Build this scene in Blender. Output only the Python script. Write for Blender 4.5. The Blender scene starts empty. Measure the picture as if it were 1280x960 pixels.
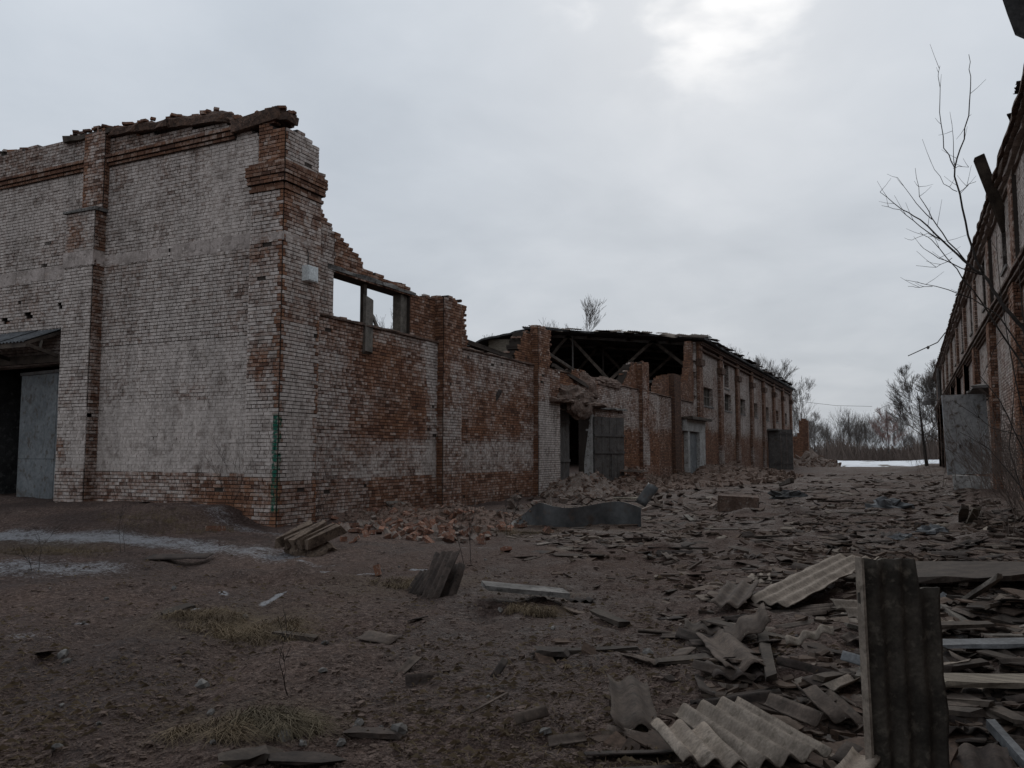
import bpy, bmesh, math, random
from mathutils import Vector, Matrix, Euler, noise
random.seed(11)
R = math.radians
sc = bpy.context.scene

# ------------------------------------------------------------------ camera
FPX, CX, CY, CAMH = 1035.0, 640.0, 480.0, 1.6
VPX, VPY = 1137.0, 567.0
PITCH = math.atan((VPY - CY) / FPX)


def cam2(u, v):
    x = u - CX; y = CY - v
    return x, FPX * math.cos(PITCH) - y * math.sin(PITCH), FPX * math.sin(PITCH) + y * math.cos(PITCH)


_x, _f, _u = cam2(VPX, VPY)
YAW = math.atan2(_x, _f)


def ray(u, v):
    x, f, up = cam2(u, v)
    return Vector((x * math.cos(YAW) - f * math.sin(YAW), x * math.sin(YAW) + f * math.cos(YAW), up)) / FPX


cam = bpy.data.cameras.new('camera'); camo = bpy.data.objects.new('camera', cam)
sc.collection.objects.link(camo); sc.camera = camo
cam.sensor_fit = 'HORIZONTAL'; cam.sensor_width = 36; cam.lens = FPX / 1280 * 36
cam.clip_start = .05; cam.clip_end = 3000
camo.location = (0, 0, CAMH); camo.rotation_euler = (math.pi / 2 + PITCH, 0, YAW)

# ------------------------------------------------------------------ sky, sun, exposure
SUN_EL = R(33)
SUN_AZ = R(-12)            # from +Y towards +X
sd = Vector((math.sin(SUN_AZ) * math.cos(SUN_EL), math.cos(SUN_AZ) * math.cos(SUN_EL), math.sin(SUN_EL)))
world = bpy.data.worlds.new('World'); sc.world = world; world.use_nodes = True
wn = world.node_tree; wn.nodes.clear()


class NT:
    """small helper for wiring node trees"""
    def __init__(s, nt): s.nt = nt
    def n(s, t, **k):
        nd = s.nt.nodes.new(t)
        for a, b in k.items(): setattr(nd, a, b)
        return nd
    def put(s, sock, v):
        if hasattr(v, 'is_output'): s.nt.links.new(v, sock)
        elif v is not None: sock.default_value = v
    def math(s, op, a, b=None, c=None, clamp=False):
        nd = s.n('ShaderNodeMath', operation=op, use_clamp=clamp)
        s.put(nd.inputs[0], a)
        if b is not None: s.put(nd.inputs[1], b)
        if c is not None: s.put(nd.inputs[2], c)
        return nd.outputs[0]
    def vmath(s, op, a, b=None):
        nd = s.n('ShaderNodeVectorMath', operation=op)
        s.put(nd.inputs[0], a)
        if b is not None: s.put(nd.inputs[1], b)
        return nd.outputs['Value'] if op in ('DOT_PRODUCT', 'LENGTH') else nd.outputs[0]
    def noise(s, vec, scale, detail=4, rough=.55, dist=0, out=0):
        nd = s.n('ShaderNodeTexNoise')
        if vec is not None: s.put(nd.inputs['Vector'], vec)
        nd.inputs['Scale'].default_value = scale; nd.inputs['Detail'].default_value = detail
        nd.inputs['Roughness'].default_value = rough; nd.inputs['Distortion'].default_value = dist
        return nd.outputs[out]
    def voro(s, vec, scale, feature='F1', out='Distance'):
        nd = s.n('ShaderNodeTexVoronoi', feature=feature)
        s.put(nd.inputs['Vector'], vec); nd.inputs['Scale'].default_value = scale
        return nd.outputs[out]
    def mapr(s, v, a, b, c=0., d=1., smooth=True):
        nd = s.n('ShaderNodeMapRange', interpolation_type='SMOOTHSTEP' if smooth else 'LINEAR')
        s.put(nd.inputs[0], v)
        for i, q in zip((1, 2, 3, 4), (a, b, c, d)): s.put(nd.inputs[i], q)
        return nd.outputs[0]
    def mix(s, f, a, b, blend='MIX'):
        nd = s.n('ShaderNodeMix', data_type='RGBA', blend_type=blend)
        s.put(nd.inputs[0], f)
        for i, q in ((6, a), (7, b)):
            if isinstance(q, tuple) and len(q) == 3: q = q + (1,)
            s.put(nd.inputs[i], q)
        return nd.outputs[2]
    def ramp(s, f, pts):
        nd = s.n('ShaderNodeValToRGB'); e = nd.color_ramp.elements
        while len(e) < len(pts): e.new(.5)
        for el, (p, c) in zip(e, pts): el.position = p; el.color = c + (1,)
        s.put(nd.inputs[0], f)
        return nd.outputs[0]
    def scale(s, v, sc_):
        return s.vmath('MULTIPLY', v, sc_)
    def bump(s, h, strength, dist):
        nd = s.n('ShaderNodeBump'); s.put(nd.inputs['Height'], h)
        nd.inputs['Strength'].default_value = strength; nd.inputs['Distance'].default_value = dist
        return nd.outputs[0]


w = NT(wn)
tc = w.n('ShaderNodeTexCoord').outputs['Generated']
sky = w.n('ShaderNodeTexSky', sky_type='NISHITA'); sky.sun_disc = False
sky.sun_elevation = SUN_EL; sky.sun_rotation = SUN_AZ
sky.air_density = 1.0; sky.dust_density = 3.0
sep = w.n('ShaderNodeSeparateXYZ'); w.put(sep.inputs[0], tc)
den = w.math('ADD', w.math('ABSOLUTE', sep.outputs[2]), .22)
pl = w.n('ShaderNodeCombineXYZ')
w.put(pl.inputs[0], w.math('DIVIDE', sep.outputs[0], den)); w.put(pl.inputs[1], w.math('DIVIDE', sep.outputs[1], den))
c1 = w.noise(pl.outputs[0], 1.15, 6, .52, .5)
c2 = w.noise(pl.outputs[0], 4.2, 5, .5, .3)
cl = w.math('ADD', w.math('MULTIPLY', c1, .75), w.math('MULTIPLY', c2, .25))
cloud = w.ramp(w.mapr(cl, .34, .66, 0, 1, False), [(0, (.465, .515, .578)), (.5, (.53, .58, .642)), (1, (.615, .66, .718))])
# brighter overcast higher up and round the veiled sun
hi = w.mapr(sep.outputs[2], .0, .5, .88, 1.08)
cloud = w.mix(1.0, cloud, hi, 'MULTIPLY')
dt = w.vmath('DOT_PRODUCT', tc, tuple(sd))
halo = w.mapr(dt, .972, 1.0, 0, 1)
halo = w.math('MULTIPLY', w.math('POWER', halo, 2.2), w.mapr(w.math('ADD', w.math('MULTIPLY', c2, .7), w.math('MULTIPLY', c1, .3)), .45, .60, .0, .85))
cloud = w.mix(halo, cloud, (1.05, 1.06, 1.07), 'MIX')
bg = w.n('ShaderNodeBackground'); bg.inputs[1].default_value = .1
col10 = w.mix(1.0, cloud, (10, 10, 10), 'MULTIPLY')
w.put(bg.inputs[0], w.mix(.96, sky.outputs[0], col10))
wo = w.n('ShaderNodeOutputWorld'); wn.links.new(bg.outputs[0], wo.inputs[0])

sun = bpy.data.lights.new('sun', 'SUN'); sun.energy = .7; sun.angle = R(18); sun.color = (1, .96, .9)
suno = bpy.data.objects.new('sun', sun); sc.collection.objects.link(suno)
suno.rotation_euler = (-sd).to_track_quat('-Z', 'Y').to_euler(); suno.location = (0, 0, 30)

sc.view_settings.view_transform = 'Standard'; sc.view_settings.look = 'None'
sc.view_settings.gamma = 1; sc.view_settings.exposure = 0; sc.view_settings.use_curve_mapping = False
sc.render.engine = 'CYCLES'
sc.cycles.max_bounces = 4; sc.cycles.diffuse_bounces = 2

# ------------------------------------------------------------------ materials
def newmat(name):
    m = bpy.data.materials.new(name); m.use_nodes = True
    t = NT(m.node_tree); b = m.node_tree.nodes['Principled BSDF']
    b.inputs['Roughness'].default_value = .9
    b.inputs['Specular IOR Level'].default_value = .25
    return m, t, b


def pos(t): return t.n('ShaderNodeNewGeometry').outputs['Position']


def simple(name, c1, c2, scale=6, rough=.9, bump=.4, bscale=40, bdist=.01, objvar=0, spec=.25, metal=0, c3=None, stretch=None, use_obj=False):
    m, t, b = newmat(name)
    p = t.n('ShaderNodeTexCoord').outputs['Object'] if use_obj else pos(t)
    q = t.scale(p, stretch) if stretch else p
    oi = t.n('ShaderNodeObjectInfo').outputs['Random']
    if use_obj:
        off = t.n('ShaderNodeCombineXYZ'); t.put(off.inputs[0], t.math('MULTIPLY', oi, 37.))
        q = t.vmath('ADD', q, off.outputs[0])
    n = t.noise(q, scale, 6, .62)
    c = t.mix(t.mapr(n, .33, .67), c1, c2)
    if c3:
        n3 = t.noise(q, scale * 3.1, 4, .6)
        c = t.mix(t.mapr(n3, .52, .68), c, c3)
    fine = t.noise(q, bscale, 3, .6)
    c = t.mix(1.0, c, t.mapr(fine, .2, .8, .72, 1.25), 'MULTIPLY')
    if objvar:
        c = t.mix(1.0, c, t.mapr(oi, 0, 1, 1 - objvar, 1 + objvar, False), 'MULTIPLY')
    t.put(b.inputs['Base Color'], c)
    b.inputs['Roughness'].default_value = rough; b.inputs['Specular IOR Level'].default_value = spec
    b.inputs['Metallic'].default_value = metal
    if bump: t.put(b.inputs['Normal'], t.bump(t.math('ADD', fine, t.math('MULTIPLY', n, 1.5)), bump, bdist))
    return m


M = {}
BRICK_RAMP = [(0, (.085, .048, .036)), (.22, (.16, .080, .053)), (.5, (.24, .115, .068)), (.78, (.31, .152, .086)), (1, (.39, .235, .155))]
WHITE_A, WHITE_B, WHITE_C = (.57, .497, .452), (.41, .352, .315), (.25, .206, .180)


def masonry(name, kind):
    m, t, b = newmat(name)
    p = pos(t)
    at = t.n('ShaderNodeAttribute', attribute_type='GEOMETRY', attribute_name='pt')
    if kind == 'brick':
        ob = t.n('ShaderNodeAttribute', attribute_type='OBJECT', attribute_name='pt')
        vec = t.vmath('ADD', at.outputs['Vector'], ob.outputs['Vector'])
    else:
        vec = at.outputs['Vector']
    sp = t.n('ShaderNodeSeparateXYZ'); t.put(sp.inputs[0], vec)
    paint, rnd, smooth = sp.outputs[0], sp.outputs[1], sp.outputs[2]
    dark = at.outputs['Alpha']
    n1 = t.noise(p, 1.1, 6, .65); n2 = t.noise(p, 7.5, 6, .7); n3 = t.noise(p, 55, 3, .6)
    px = t.n('ShaderNodeSeparateXYZ'); t.put(px.inputs[0], p)
    uv = t.n('ShaderNodeCombineXYZ')
    t.put(uv.inputs[0], t.math('ADD', px.outputs[0], px.outputs[1])); t.put(uv.inputs[1], px.outputs[2])
    hgt = t.math('ADD', n3, n2)
    if kind == 'far':
        br = t.n('ShaderNodeTexBrick'); t.put(br.inputs['Vector'], uv.outputs[0])
        br.inputs['Color1'].default_value = (0, 0, 0, 1); br.inputs['Color2'].default_value = (1, 1, 1, 1)
        br.inputs['Mortar'].default_value = (.5, .5, .5, 1)
        br.inputs['Scale'].default_value = 1; br.inputs['Brick Width'].default_value = .262
        br.inputs['Row Height'].default_value = .086; br.inputs['Mortar Size'].default_value = .014
        br.inputs['Mortar Smooth'].default_value = .2; br.offset = .5
        rs = t.n('ShaderNodeSeparateColor'); t.put(rs.inputs[0], br.outputs['Color'])
        rnd = t.math('ADD', t.math('MULTIPLY', rs.outputs[0], .75), t.math('MULTIPLY', n2, .25))
        joint = br.outputs['Fac']
    v = t.math('ADD', paint, t.math('MULTIPLY', t.math('SUBTRACT', n1, .5), .6))
    v = t.math('ADD', v, t.math('MULTIPLY', t.math('SUBTRACT', n2, .5), .85))
    v = t.math('ADD', v, t.math('MULTIPLY', t.math('SUBTRACT', n3, .5), .5))
    v = t.math('ADD', v, t.math('MULTIPLY', t.math('SUBTRACT', rnd, .5), .36))
    bk = t.ramp(t.math('ADD', t.math('MULTIPLY', rnd, .8), t.math('MULTIPLY', t.math('SUBTRACT', n1, .3), .45)), BRICK_RAMP)
    bk = t.mix(1.0, bk, t.mapr(n3, .25, .75, .65, 1.25), 'MULTIPLY')
    wh = t.mix(t.mapr(n2, .38, .62), WHITE_B, WHITE_A)
    wh = t.mix(t.mapr(t.noise(p, 2.6, 5, .7), .50, .72), wh, WHITE_C)
    mortar = t.mix(n2, (.036, .029, .025), (.072, .058, .049))
    if kind == 'mortar':
        bk = mortar
        sp2 = t.math('ADD', smooth, t.math('MULTIPLY', t.math('SUBTRACT', t.noise(p, 2.2, 5, .65), .5), 1.3), None, True)
        v = t.math('SUBTRACT', v, t.math('MULTIPLY', t.math('SUBTRACT', 1., sp2), .62))
    elif kind == 'far':
        v = t.math('SUBTRACT', v, t.math('MULTIPLY', joint, t.math('MULTIPLY', t.math('SUBTRACT', 1., smooth), .55)))
        bk = t.mix(joint, bk, mortar)
        hgt = t.math('SUBTRACT', hgt, t.math('MULTIPLY', joint, t.math('SUBTRACT', 1.6, smooth)))
    mask = t.mapr(v, .14, .74)
    c = t.mix(mask, bk, wh)
    # rain streaks, soot, and the shade painted on pier returns
    st = t.noise(t.scale(p, (3.2, 3.2, .42)), 1.0, 5, .6)
    c = t.mix(1.0, c, t.mapr(st, .36, .60, .84, 1.04), 'MULTIPLY')
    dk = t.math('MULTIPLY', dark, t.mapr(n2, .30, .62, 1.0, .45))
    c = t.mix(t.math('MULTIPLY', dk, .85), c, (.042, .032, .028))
    if kind == 'brick':
        # a ragged run of old green paint on the corner
        ed = t.math('ADD', t.math('MULTIPLY', t.math('ADD', px.outputs[0], 12.735), t.math('ADD', px.outputs[0], 12.735)),
                    t.math('MULTIPLY', t.math('SUBTRACT', px.outputs[1], 14.44), t.math('SUBTRACT', px.outputs[1], 14.44)))
        g = t.mapr(t.math('ADD', ed, t.math('MULTIPLY', t.math('SUBTRACT', n2, .5), .03)), .004, .011, 1, 0)
        zz = t.math('MULTIPLY', t.mapr(px.outputs[2], .28, .36), t.mapr(px.outputs[2], 2.42, 2.52, 1, 0))
        g = t.math('MULTIPLY', t.math('MULTIPLY', g, zz), t.mapr(t.noise(p, 5, 3, .6), .27, .40))
        c = t.mix(g, c, (.018, .105, .070))
    t.put(b.inputs['Base Color'], c)
    t.put(b.inputs['Normal'], t.bump(hgt, .55, .012 if kind != 'far' else .015))
    b.inputs['Roughness'].default_value = .95; b.inputs['Specular IOR Level'].default_value = .12
    return m


M['brick'] = masonry('old_brick', 'brick'); M['mortar'] = masonry('old_mortar', 'mortar'); M['far'] = masonry('far_brickwork', 'far')
M['concrete'] = simple('weathered_concrete', (.10, .092, .085), (.22, .205, .19), 3, .95, .5, 30, .01, c3=(.055, .05, .046))
M['band'] = simple('plaster_band', (.27, .225, .20), (.46, .39, .355), 2.5, .95, .5, 30, .01, c3=(.20, .165, .145))
M['darkwood'] = simple('rotten_wood', (.035, .027, .022), (.085, .066, .052), 3, .9, .6, 30, .006, .3, stretch=(1, 1, 1))
M['greywood'] = simple('grey_wood', (.09, .078, .066), (.17, .148, .125), 5, .9, .6, 40, .005, .2)
M['palewood'] = simple('pale_board', (.12, .10, .078), (.235, .20, .155), 4, .88, .5, 60, .004, .15, stretch=(1, 6, 6))
M['steel'] = simple('grey_painted_steel', (.13, .142, .15), (.19, .203, .212), 2.2, .6, .15, 12, .004, .05, spec=.4, c3=(.105, .10, .096))
M['darksteel'] = simple('dark_steel', (.062, .055, .051), (.105, .094, .086), 2.5, .7, .25, 18, .006, spec=.35, c3=(.055, .038, .028))
M['slatebright'] = simple('pale_fibre_cement', (.165, .134, .108), (.26, .216, .176), 5, .92, .45, 55, .004, .14, c3=(.14, .115, .09), use_obj=True)
M['slate'] = simple('grey_fibre_cement', (.050, .037, .030), (.105, .080, .064), 5, .92, .5, 50, .004, .35, c3=(.052, .041, .033), use_obj=True)
M['slatedark'] = simple('dark_fibre_cement', (.028, .021, .018), (.062, .046, .038), 5, .9, .5, 50, .004, .35, c3=(.026, .021, .017), use_obj=True)
M['slateblue'] = simple('blue_grey_cement', (.10, .101, .102), (.172, .174, .177), 4, .9, .4, 40, .004, .15, use_obj=True)
M['mossy'] = simple('mossy_slab', (.034, .029, .024), (.082, .070, .057), 5, .94, .7, 45, .005, c3=(.115, .10, .08), use_obj=True)
M['feltroof'] = simple('roofing_felt', (.03, .029, .029), (.065, .063, .062), 2, .85, .4, 20, .01, c3=(.105, .103, .10))
M['rubble'] = simple('plaster_rubble', (.14, .108, .088), (.25, .205, .175), 6, .95, .6, 30, .012, .15, c3=(.16, .075, .05))
M['plainbrick'] = simple('broken_brick', (.12, .056, .039), (.215, .105, .066), 9, .95, .5, 50, .006, .4, c3=(.25, .20, .165), use_obj=True)
M['sheetmetal'] = simple('dark_bent_sheet', (.028, .028, .028), (.072, .071, .070), 1.4, .55, .2, 9, .01, spec=.45, c3=(.060, .046, .038))
M['boxgrey'] = simple('box_enamel', (.56, .58, .57), (.68, .70, .69), 3, .6, .1, 20, .002, spec=.4)
M['bark'] = simple('dark_bark', (.030, .025, .022), (.062, .052, .046), 4, .95, .3, 20, .01)
M['twigred'] = simple('reddish_twigs', (.10, .074, .062), (.155, .12, .10), .1, .95, 0, 5, .01)
M['twiggrey'] = simple('grey_twigs', (.085, .072, .064), (.145, .125, .112), .3, .95, 0, 5, .01)
M['twigpink'] = simple('pink_brown_twigs', (.19, .11, .095), (.24, .15, .13), .5, .95, 0, 5, .01)
M['straw'] = simple('dry_grass', (.095, .068, .042), (.20, .148, .092), 3, .9, 0, 30, .01)
M['strawgreen'] = simple('greenish_dry_grass', (.07, .056, .036), (.15, .118, .074), 3, .9, 0, 30, .01)
M['wire'] = simple('black_wire', (.02, .02, .02), (.03, .03, .03), 3, .7, 0)
M['door'] = simple('door_grey_blue', (.115, .122, .125), (.175, .183, .186), 1.6, .7, .2, 10, .005, c3=(.09, .078, .068))
M['doorpale'] = simple('pale_sheet_door', (.34, .345, .345), (.44, .445, .44), 1.6, .7, .2, 10, .005, c3=(.15, .125, .105))
M['wallwhite'] = simple('white_door_frame', (.28, .268, .25), (.43, .415, .395), 3, .95, .3, 30, .006, c3=(.17, .15, .135))
def litter_mat():
    m, t, b = newmat('brown_litter'); p = pos(t)
    at = t.n('ShaderNodeAttribute', attribute_type='GEOMETRY', attribute_name='pt'); sp = t.n('ShaderNodeSeparateXYZ'); t.put(sp.inputs[0], at.outputs['Vector'])
    c = t.ramp(sp.outputs[0], [(0, (.026, .018, .014)), (.35, (.055, .036, .026)), (.65, (.088, .057, .041)), (.88, (.118, .086, .066)), (.97, (.155, .125, .10)), (1, (.20, .17, .15))])
    c = t.mix(1.0, c, t.mapr(t.noise(p, 30, 4, .65), .25, .75, .6, 1.35), 'MULTIPLY'); t.put(b.inputs['Base Color'], c)
    t.put(b.inputs['Normal'], t.bump(t.noise(p, 60, 3, .6), .4, .004)); return m


M['slatelitter'] = litter_mat()
M['chunk'] = simple('fallen_brickwork', (.085, .058, .042), (.17, .125, .092), 6, .95, .7, 30, .012, c3=(.055, .038, .03))
M['rubblered'] = simple('red_rubble', (.085, .055, .043), (.17, .12, .095), 7, .95, .8, 28, .02, c3=(.16, .075, .05))
M['rubblechip'] = simple('rubble_chip', (.10, .066, .050), (.205, .148, .117), 5, .95, .6, 30, .012, c3=(.15, .075, .05))
M['rubbledust'] = simple('rubble_dust', (.080, .050, .037), (.150, .100, .077), 3, .96, .8, 22, .03, c3=(.20, .165, .14))
M['dirtclod'] = simple('dirt_clod', (.064, .043, .034), (.156, .112, .090), 14, .97, .5, 50, .006, .3)


def ground_mat():
    m, t, b = newmat('bare_dirt')
    p = pos(t)
    at = t.n('ShaderNodeAttribute', attribute_type='GEOMETRY', attribute_name='gm')
    sp = t.n('ShaderNodeSeparateXYZ'); t.put(sp.inputs[0], at.outputs['Vector'])
    snow, dirt, straw = sp.outputs[0], sp.outputs[1], sp.outputs[2]
    n1 = t.noise(p, .35, 6, .6); n2 = t.noise(p, 2.6, 7, .66, .4); n3 = t.noise(p, 17, 6, .72, .6); n4 = t.noise(p, 75, 4, .7)
    vo = t.voro(t.vmath('ADD', p, t.scale(t.noise(p, 9, 2, .5, 0, 1), (.08, .08, .08))), 21)
    vo2 = t.voro(p, 70)
    c = t.mix(t.mapr(n2, .36, .64), (.057, .0345, .028), (.110, .071, .056))
    c = t.mix(t.mapr(n3, .45, .64), c, (.182, .131, .109))
    c = t.mix(t.math('MULTIPLY', t.mapr(n3, .28, .46, 1, 0), .7), c, (.026, .020, .017))
    c = t.mix(1.0, c, t.mapr(n4, .25, .75, .45, 1.6), 'MULTIPLY')
    wet = t.mapr(t.math('ADD', t.noise(p, .42, 4, .6), t.math('MULTIPLY', n2, .25)), .54, .72)
    c = t.mix(t.math('MULTIPLY', wet, .75), c, t.mix(1.0, c, (.46, .43, .43), 'MULTIPLY'))
    c = t.mix(t.math('MULTIPLY', dirt, .8), c, (.066, .037, .027))        # brown debris dust
    c = t.mix(t.math('MULTIPLY', straw, t.mapr(n3, .38, .6)), c, (.12, .092, .052))
    # pale grit
    c = t.mix(t.math('MULTIPLY', t.mapr(vo2, .03, .16, 1, 0), t.mapr(n3, .5, .62)), c, (.15, .138, .125))
    sv = t.math('ADD', snow, t.math('MULTIPLY', t.math('SUBTRACT', n3, .5), 1.7))
    sv = t.math('ADD', sv, t.math('MULTIPLY', t.math('SUBTRACT', n2, .5), 1.2))
    sv = t.math('ADD', sv, t.math('MULTIPLY', t.math('SUBTRACT', n4, .5), .7))
    sm = t.math('MULTIPLY', t.mapr(sv, .42, 1.0), .85)
    c = t.mix(sm, c, t.mix(n3, (.24, .24, .25), (.42, .425, .44)))
    t.put(b.inputs['Base Color'], c)
    h = t.math('ADD', t.math('MULTIPLY', n3, 1.3), t.math('MULTIPLY', n4, .35))
    h = t.math('ADD', h, t.math('MULTIPLY', t.mapr(vo, 0, .5, 1, 0), .55))
    t.put(b.inputs['Normal'], t.bump(h, .9, .05))
    t.put(b.inputs['Roughness'], t.math('SUBTRACT', t.mapr(n2, .3, .6, .78, .96), t.math('MULTIPLY', wet, .18)))
    b.inputs['Specular IOR Level'].default_value = .2
    return m


M['ground'] = ground_mat()


def snow_mat():
    m, t, b = newmat('old_snow')
    p = pos(t)
    n = t.noise(t.scale(p, (.25, .06, 1)), 1, 6, .65); n2 = t.noise(p, .9, 5, .7)
    c = t.mix(t.mapr(n2, .3, .7), (.62, .64, .67), (.80, .81, .83))
    c = t.mix(t.mapr(t.math('ADD', n, t.math('MULTIPLY', n2, .35)), .74, .80), c, (.10, .085, .07))
    t.put(b.inputs['Base Color'], c); b.inputs['Roughness'].default_value = .8
    return m


M['snow'] = snow_mat()

# ------------------------------------------------------------------ helpers
COL = sc.collection
S = lambda t: max(0., min(1., t)) ** 2 * (3 - 2 * max(0., min(1., t)))


def nz(x, y, z=0.): return noise.noise(Vector((x, y, z)))


def fb(x, y, z=0., o=4):
    a = 0; s = 1; f = 1
    for _ in range(o):
        a += s * noise.noise(Vector((x * f, y * f, z + 7.3 * _))); s *= .5; f *= 2.03
    return a


def thing(name, label, cat, loc=(0, 0, 0), group=None, rot=(0, 0, 0)):
    o = bpy.data.objects.new(name, None); o.empty_display_size = .2; COL.objects.link(o)
    o.location = loc; o.rotation_euler = rot
    o['label'] = label; o['category'] = cat
    if group: o['group'] = group
    return o


def tag(o, label=None, cat=None, group=None, kind=None):
    if label: o['label'] = label
    if cat: o['category'] = cat
    if group: o['group'] = group
    if kind: o['kind'] = kind
    return o


class MB:
    """collects faces; build() links them as ONE mesh object"""
    def __init__(s): s.v = []; s.f = []; s.a = []
    def add(s, vs, fs, a=None):
        o = len(s.v); s.v.extend(vs); s.f.extend([tuple(i + o for i in f) for f in fs])
        if a is not None: s.a.extend([a] * len(vs))
    def quad(s, a, b, c, d, at=None):
        s.add([a, b, c, d], [(0, 1, 2, 3)], at)
    def box(s, x0, x1, y0, y1, z0, z1, at=None, j=0.):
        vs = [(x + random.uniform(-j, j), y + random.uniform(-j, j), z + random.uniform(-j, j)) for x in (x0, x1) for y in (y0, y1) for z in (z0, z1)]
        s.add(vs, [(0, 1, 3, 2), (4, 6, 7, 5), (0, 4, 5, 1), (2, 3, 7, 6), (0, 2, 6, 4), (1, 5, 7, 3)], at)
    def beam(s, p, q, wd, hg, up=(0, 0, 1), at=None, j=0., taper=1.):
        p = Vector(p); q = Vector(q); d = (q - p).normalized(); up = Vector(up)
        if abs(d.dot(up)) > .97: up = Vector((1, 0, 0))
        sd_ = d.cross(up).normalized(); u2 = sd_.cross(d)
        vs = []
        for e, k in ((p, 1.), (q, taper)):
            for a_, b_ in ((-1, -1), (1, -1), (1, 1), (-1, 1)):
                vs.append(tuple(e + sd_ * (a_ * wd / 2 * k + random.uniform(-j, j)) + u2 * (b_ * hg / 2 * k + random.uniform(-j, j)) + d * random.uniform(-j, j) * 2))
        s.add(vs, [(3, 2, 1, 0), (4, 5, 6, 7), (0, 1, 5, 4), (1, 2, 6, 5), (2, 3, 7, 6), (3, 0, 4, 7)], at)
    def tube(s, pts, rad, n=5, cap=True):
        rings = []
        for i, p in enumerate(pts):
            p = Vector(p); a = Vector(pts[max(0, i - 1)]); b = Vector(pts[min(len(pts) - 1, i + 1)])
            d = (b - a)
            d = d.normalized() if d.length > 1e-9 else Vector((0, 0, 1))
            x = d.cross(Vector((.31, .92, .22))).normalized(); y = d.cross(x)
            r = rad[i]
            rings.append([tuple(p + (x * math.cos(k * 2 * math.pi / n) + y * math.sin(k * 2 * math.pi / n)) * r) for k in range(n)])
        vs = [q for rg in rings for q in rg]; fs = []
        for i in range(len(pts) - 1):
            for k in range(n):
                fs.append((i * n + k, i * n + (k + 1) % n, (i + 1) * n + (k + 1) % n, (i + 1) * n + k))
        if cap and n > 2:
            fs.append(tuple(reversed(range(n)))); fs.append(tuple((len(pts) - 1) * n + k for k in range(n)))
        s.add(vs, fs)
    def mesh(s, name, mat, smooth=False):
        me = bpy.data.meshes.new(name); me.from_pydata(s.v, [], s.f)
        if s.a:
            at = me.attributes.new('pt', 'FLOAT_COLOR', 'POINT')
            flat = [c for q in s.a for c in q]
            at.data.foreach_set('color', flat)
        if mat: me.materials.append(M[mat] if isinstance(mat, str) else mat)
        if smooth: me.polygons.foreach_set('use_smooth', [True] * len(me.polygons))
        me.update()
        return me
    def build(s, name, mat, parent=None, smooth=False):
        me = s.mesh(name, mat, smooth)
        o = bpy.data.objects.new(name, me); COL.objects.link(o)
        if parent: o.parent = parent; o.matrix_parent_inverse = Matrix.Translation(parent.location).inverted() if parent.rotation_euler == Euler((0, 0, 0)) else Matrix()
        return o


# ------------------------------------------------------------------ ground
XL, YF, XR = -12.66, 14.40, 2.62      # left long wall, front wall, right wall


def gz(x, y):
    r = math.hypot(x, y)
    z = .05 * fb(x * .23, y * .23, 1, 3)
    # rise in front of the gable wall
    z += .40 * S((-12.9 - x) / 1.3) * S((y - 10.2) / 4.0)
    # bank along the left wall
    z += .16 * S((x + 12.66 + 4) / -3.0 + 1.33) * S((y - 17) / 6.) if x < -9 else 0
    # piled dirt along the right wall
    z += .34 * S((x - .1) / 2.0) * S((y - 7) / 8.)
    z += .10 * S((x + 3.5) / 3.0) * S((y - 4.5) / 3.)
    # dark ridge of earth left of the alley
    bx, by = -7.05, 8.35
    z += .13 * math.exp(-((x - bx) * .75 + (y - by) * .15) ** 2 / .7 - ((y - by) - .30 * (x - bx)) ** 2 / .10)
    if -11 < x < -1.5 and 2.5 < y < 13:
        for ox in (0., 1.55):
            dd_ = (x + 7.6 - ox) * .80 + (y - 6.5) * .60 - .35 * nz(y * .25, 2)
            z -= .045 * math.exp(-(dd_ / .20) ** 2) - .018 * math.exp(-((abs(dd_) - .38) / .13) ** 2)
    if r < 130:
        k = S((130 - r) / 60)
        z += k * (.055 * fb(x * .9 + 3, y * .9, 2, 3) + .020 * fb(x * 3.7, y * 3.7, 5, 3))
        if r < 32:
            q = fb(x * 9, y * 9, 9, 3)
            z += S((32 - r) / 14) * .013 * q
            rough = S((x + 6.5) / 3.)            # debris layer under the sheets
            z += rough * S((y - 5) / 3) * (.07 * max(0., fb(x * 2.1 + 9, y * 2.1, 12, 3)) + .16 * max(0., fb(x * .55 + 4, y * .55, 15, 3)))
    return z


def G(u, v, z=0.):
    rr = ray(u, v); t = (z - CAMH) / rr.z
    x, y = rr.x * t, rr.y * t
    for _ in range(3):
        zz = gz(x, y) + z; t = (zz - CAMH) / rr.z; x, y = rr.x * t, rr.y * t
    return Vector((x, y, gz(x, y)))


def PY(u, v, Y): r_ = ray(u, v); return r_ * (Y / r_.y) + Vector((0, 0, CAMH))
def PX(u, v, X): r_ = ray(u, v); return r_ * (X / r_.x) + Vector((0, 0, CAMH))


def seg_d(px, py, a, b):
    ax, ay = a; bx, by = b
    t = ((px - ax) * (bx - ax) + (py - ay) * (by - ay)) / ((bx - ax) ** 2 + (by - ay) ** 2)
    t = max(0, min(1, t)); return math.hypot(px - ax - t * (bx - ax), py - ay - t * (by - ay))


def px2g(u, v):
    rr = ray(u, v); t = -CAMH / rr.z; return rr.x * t, rr.y * t


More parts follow.
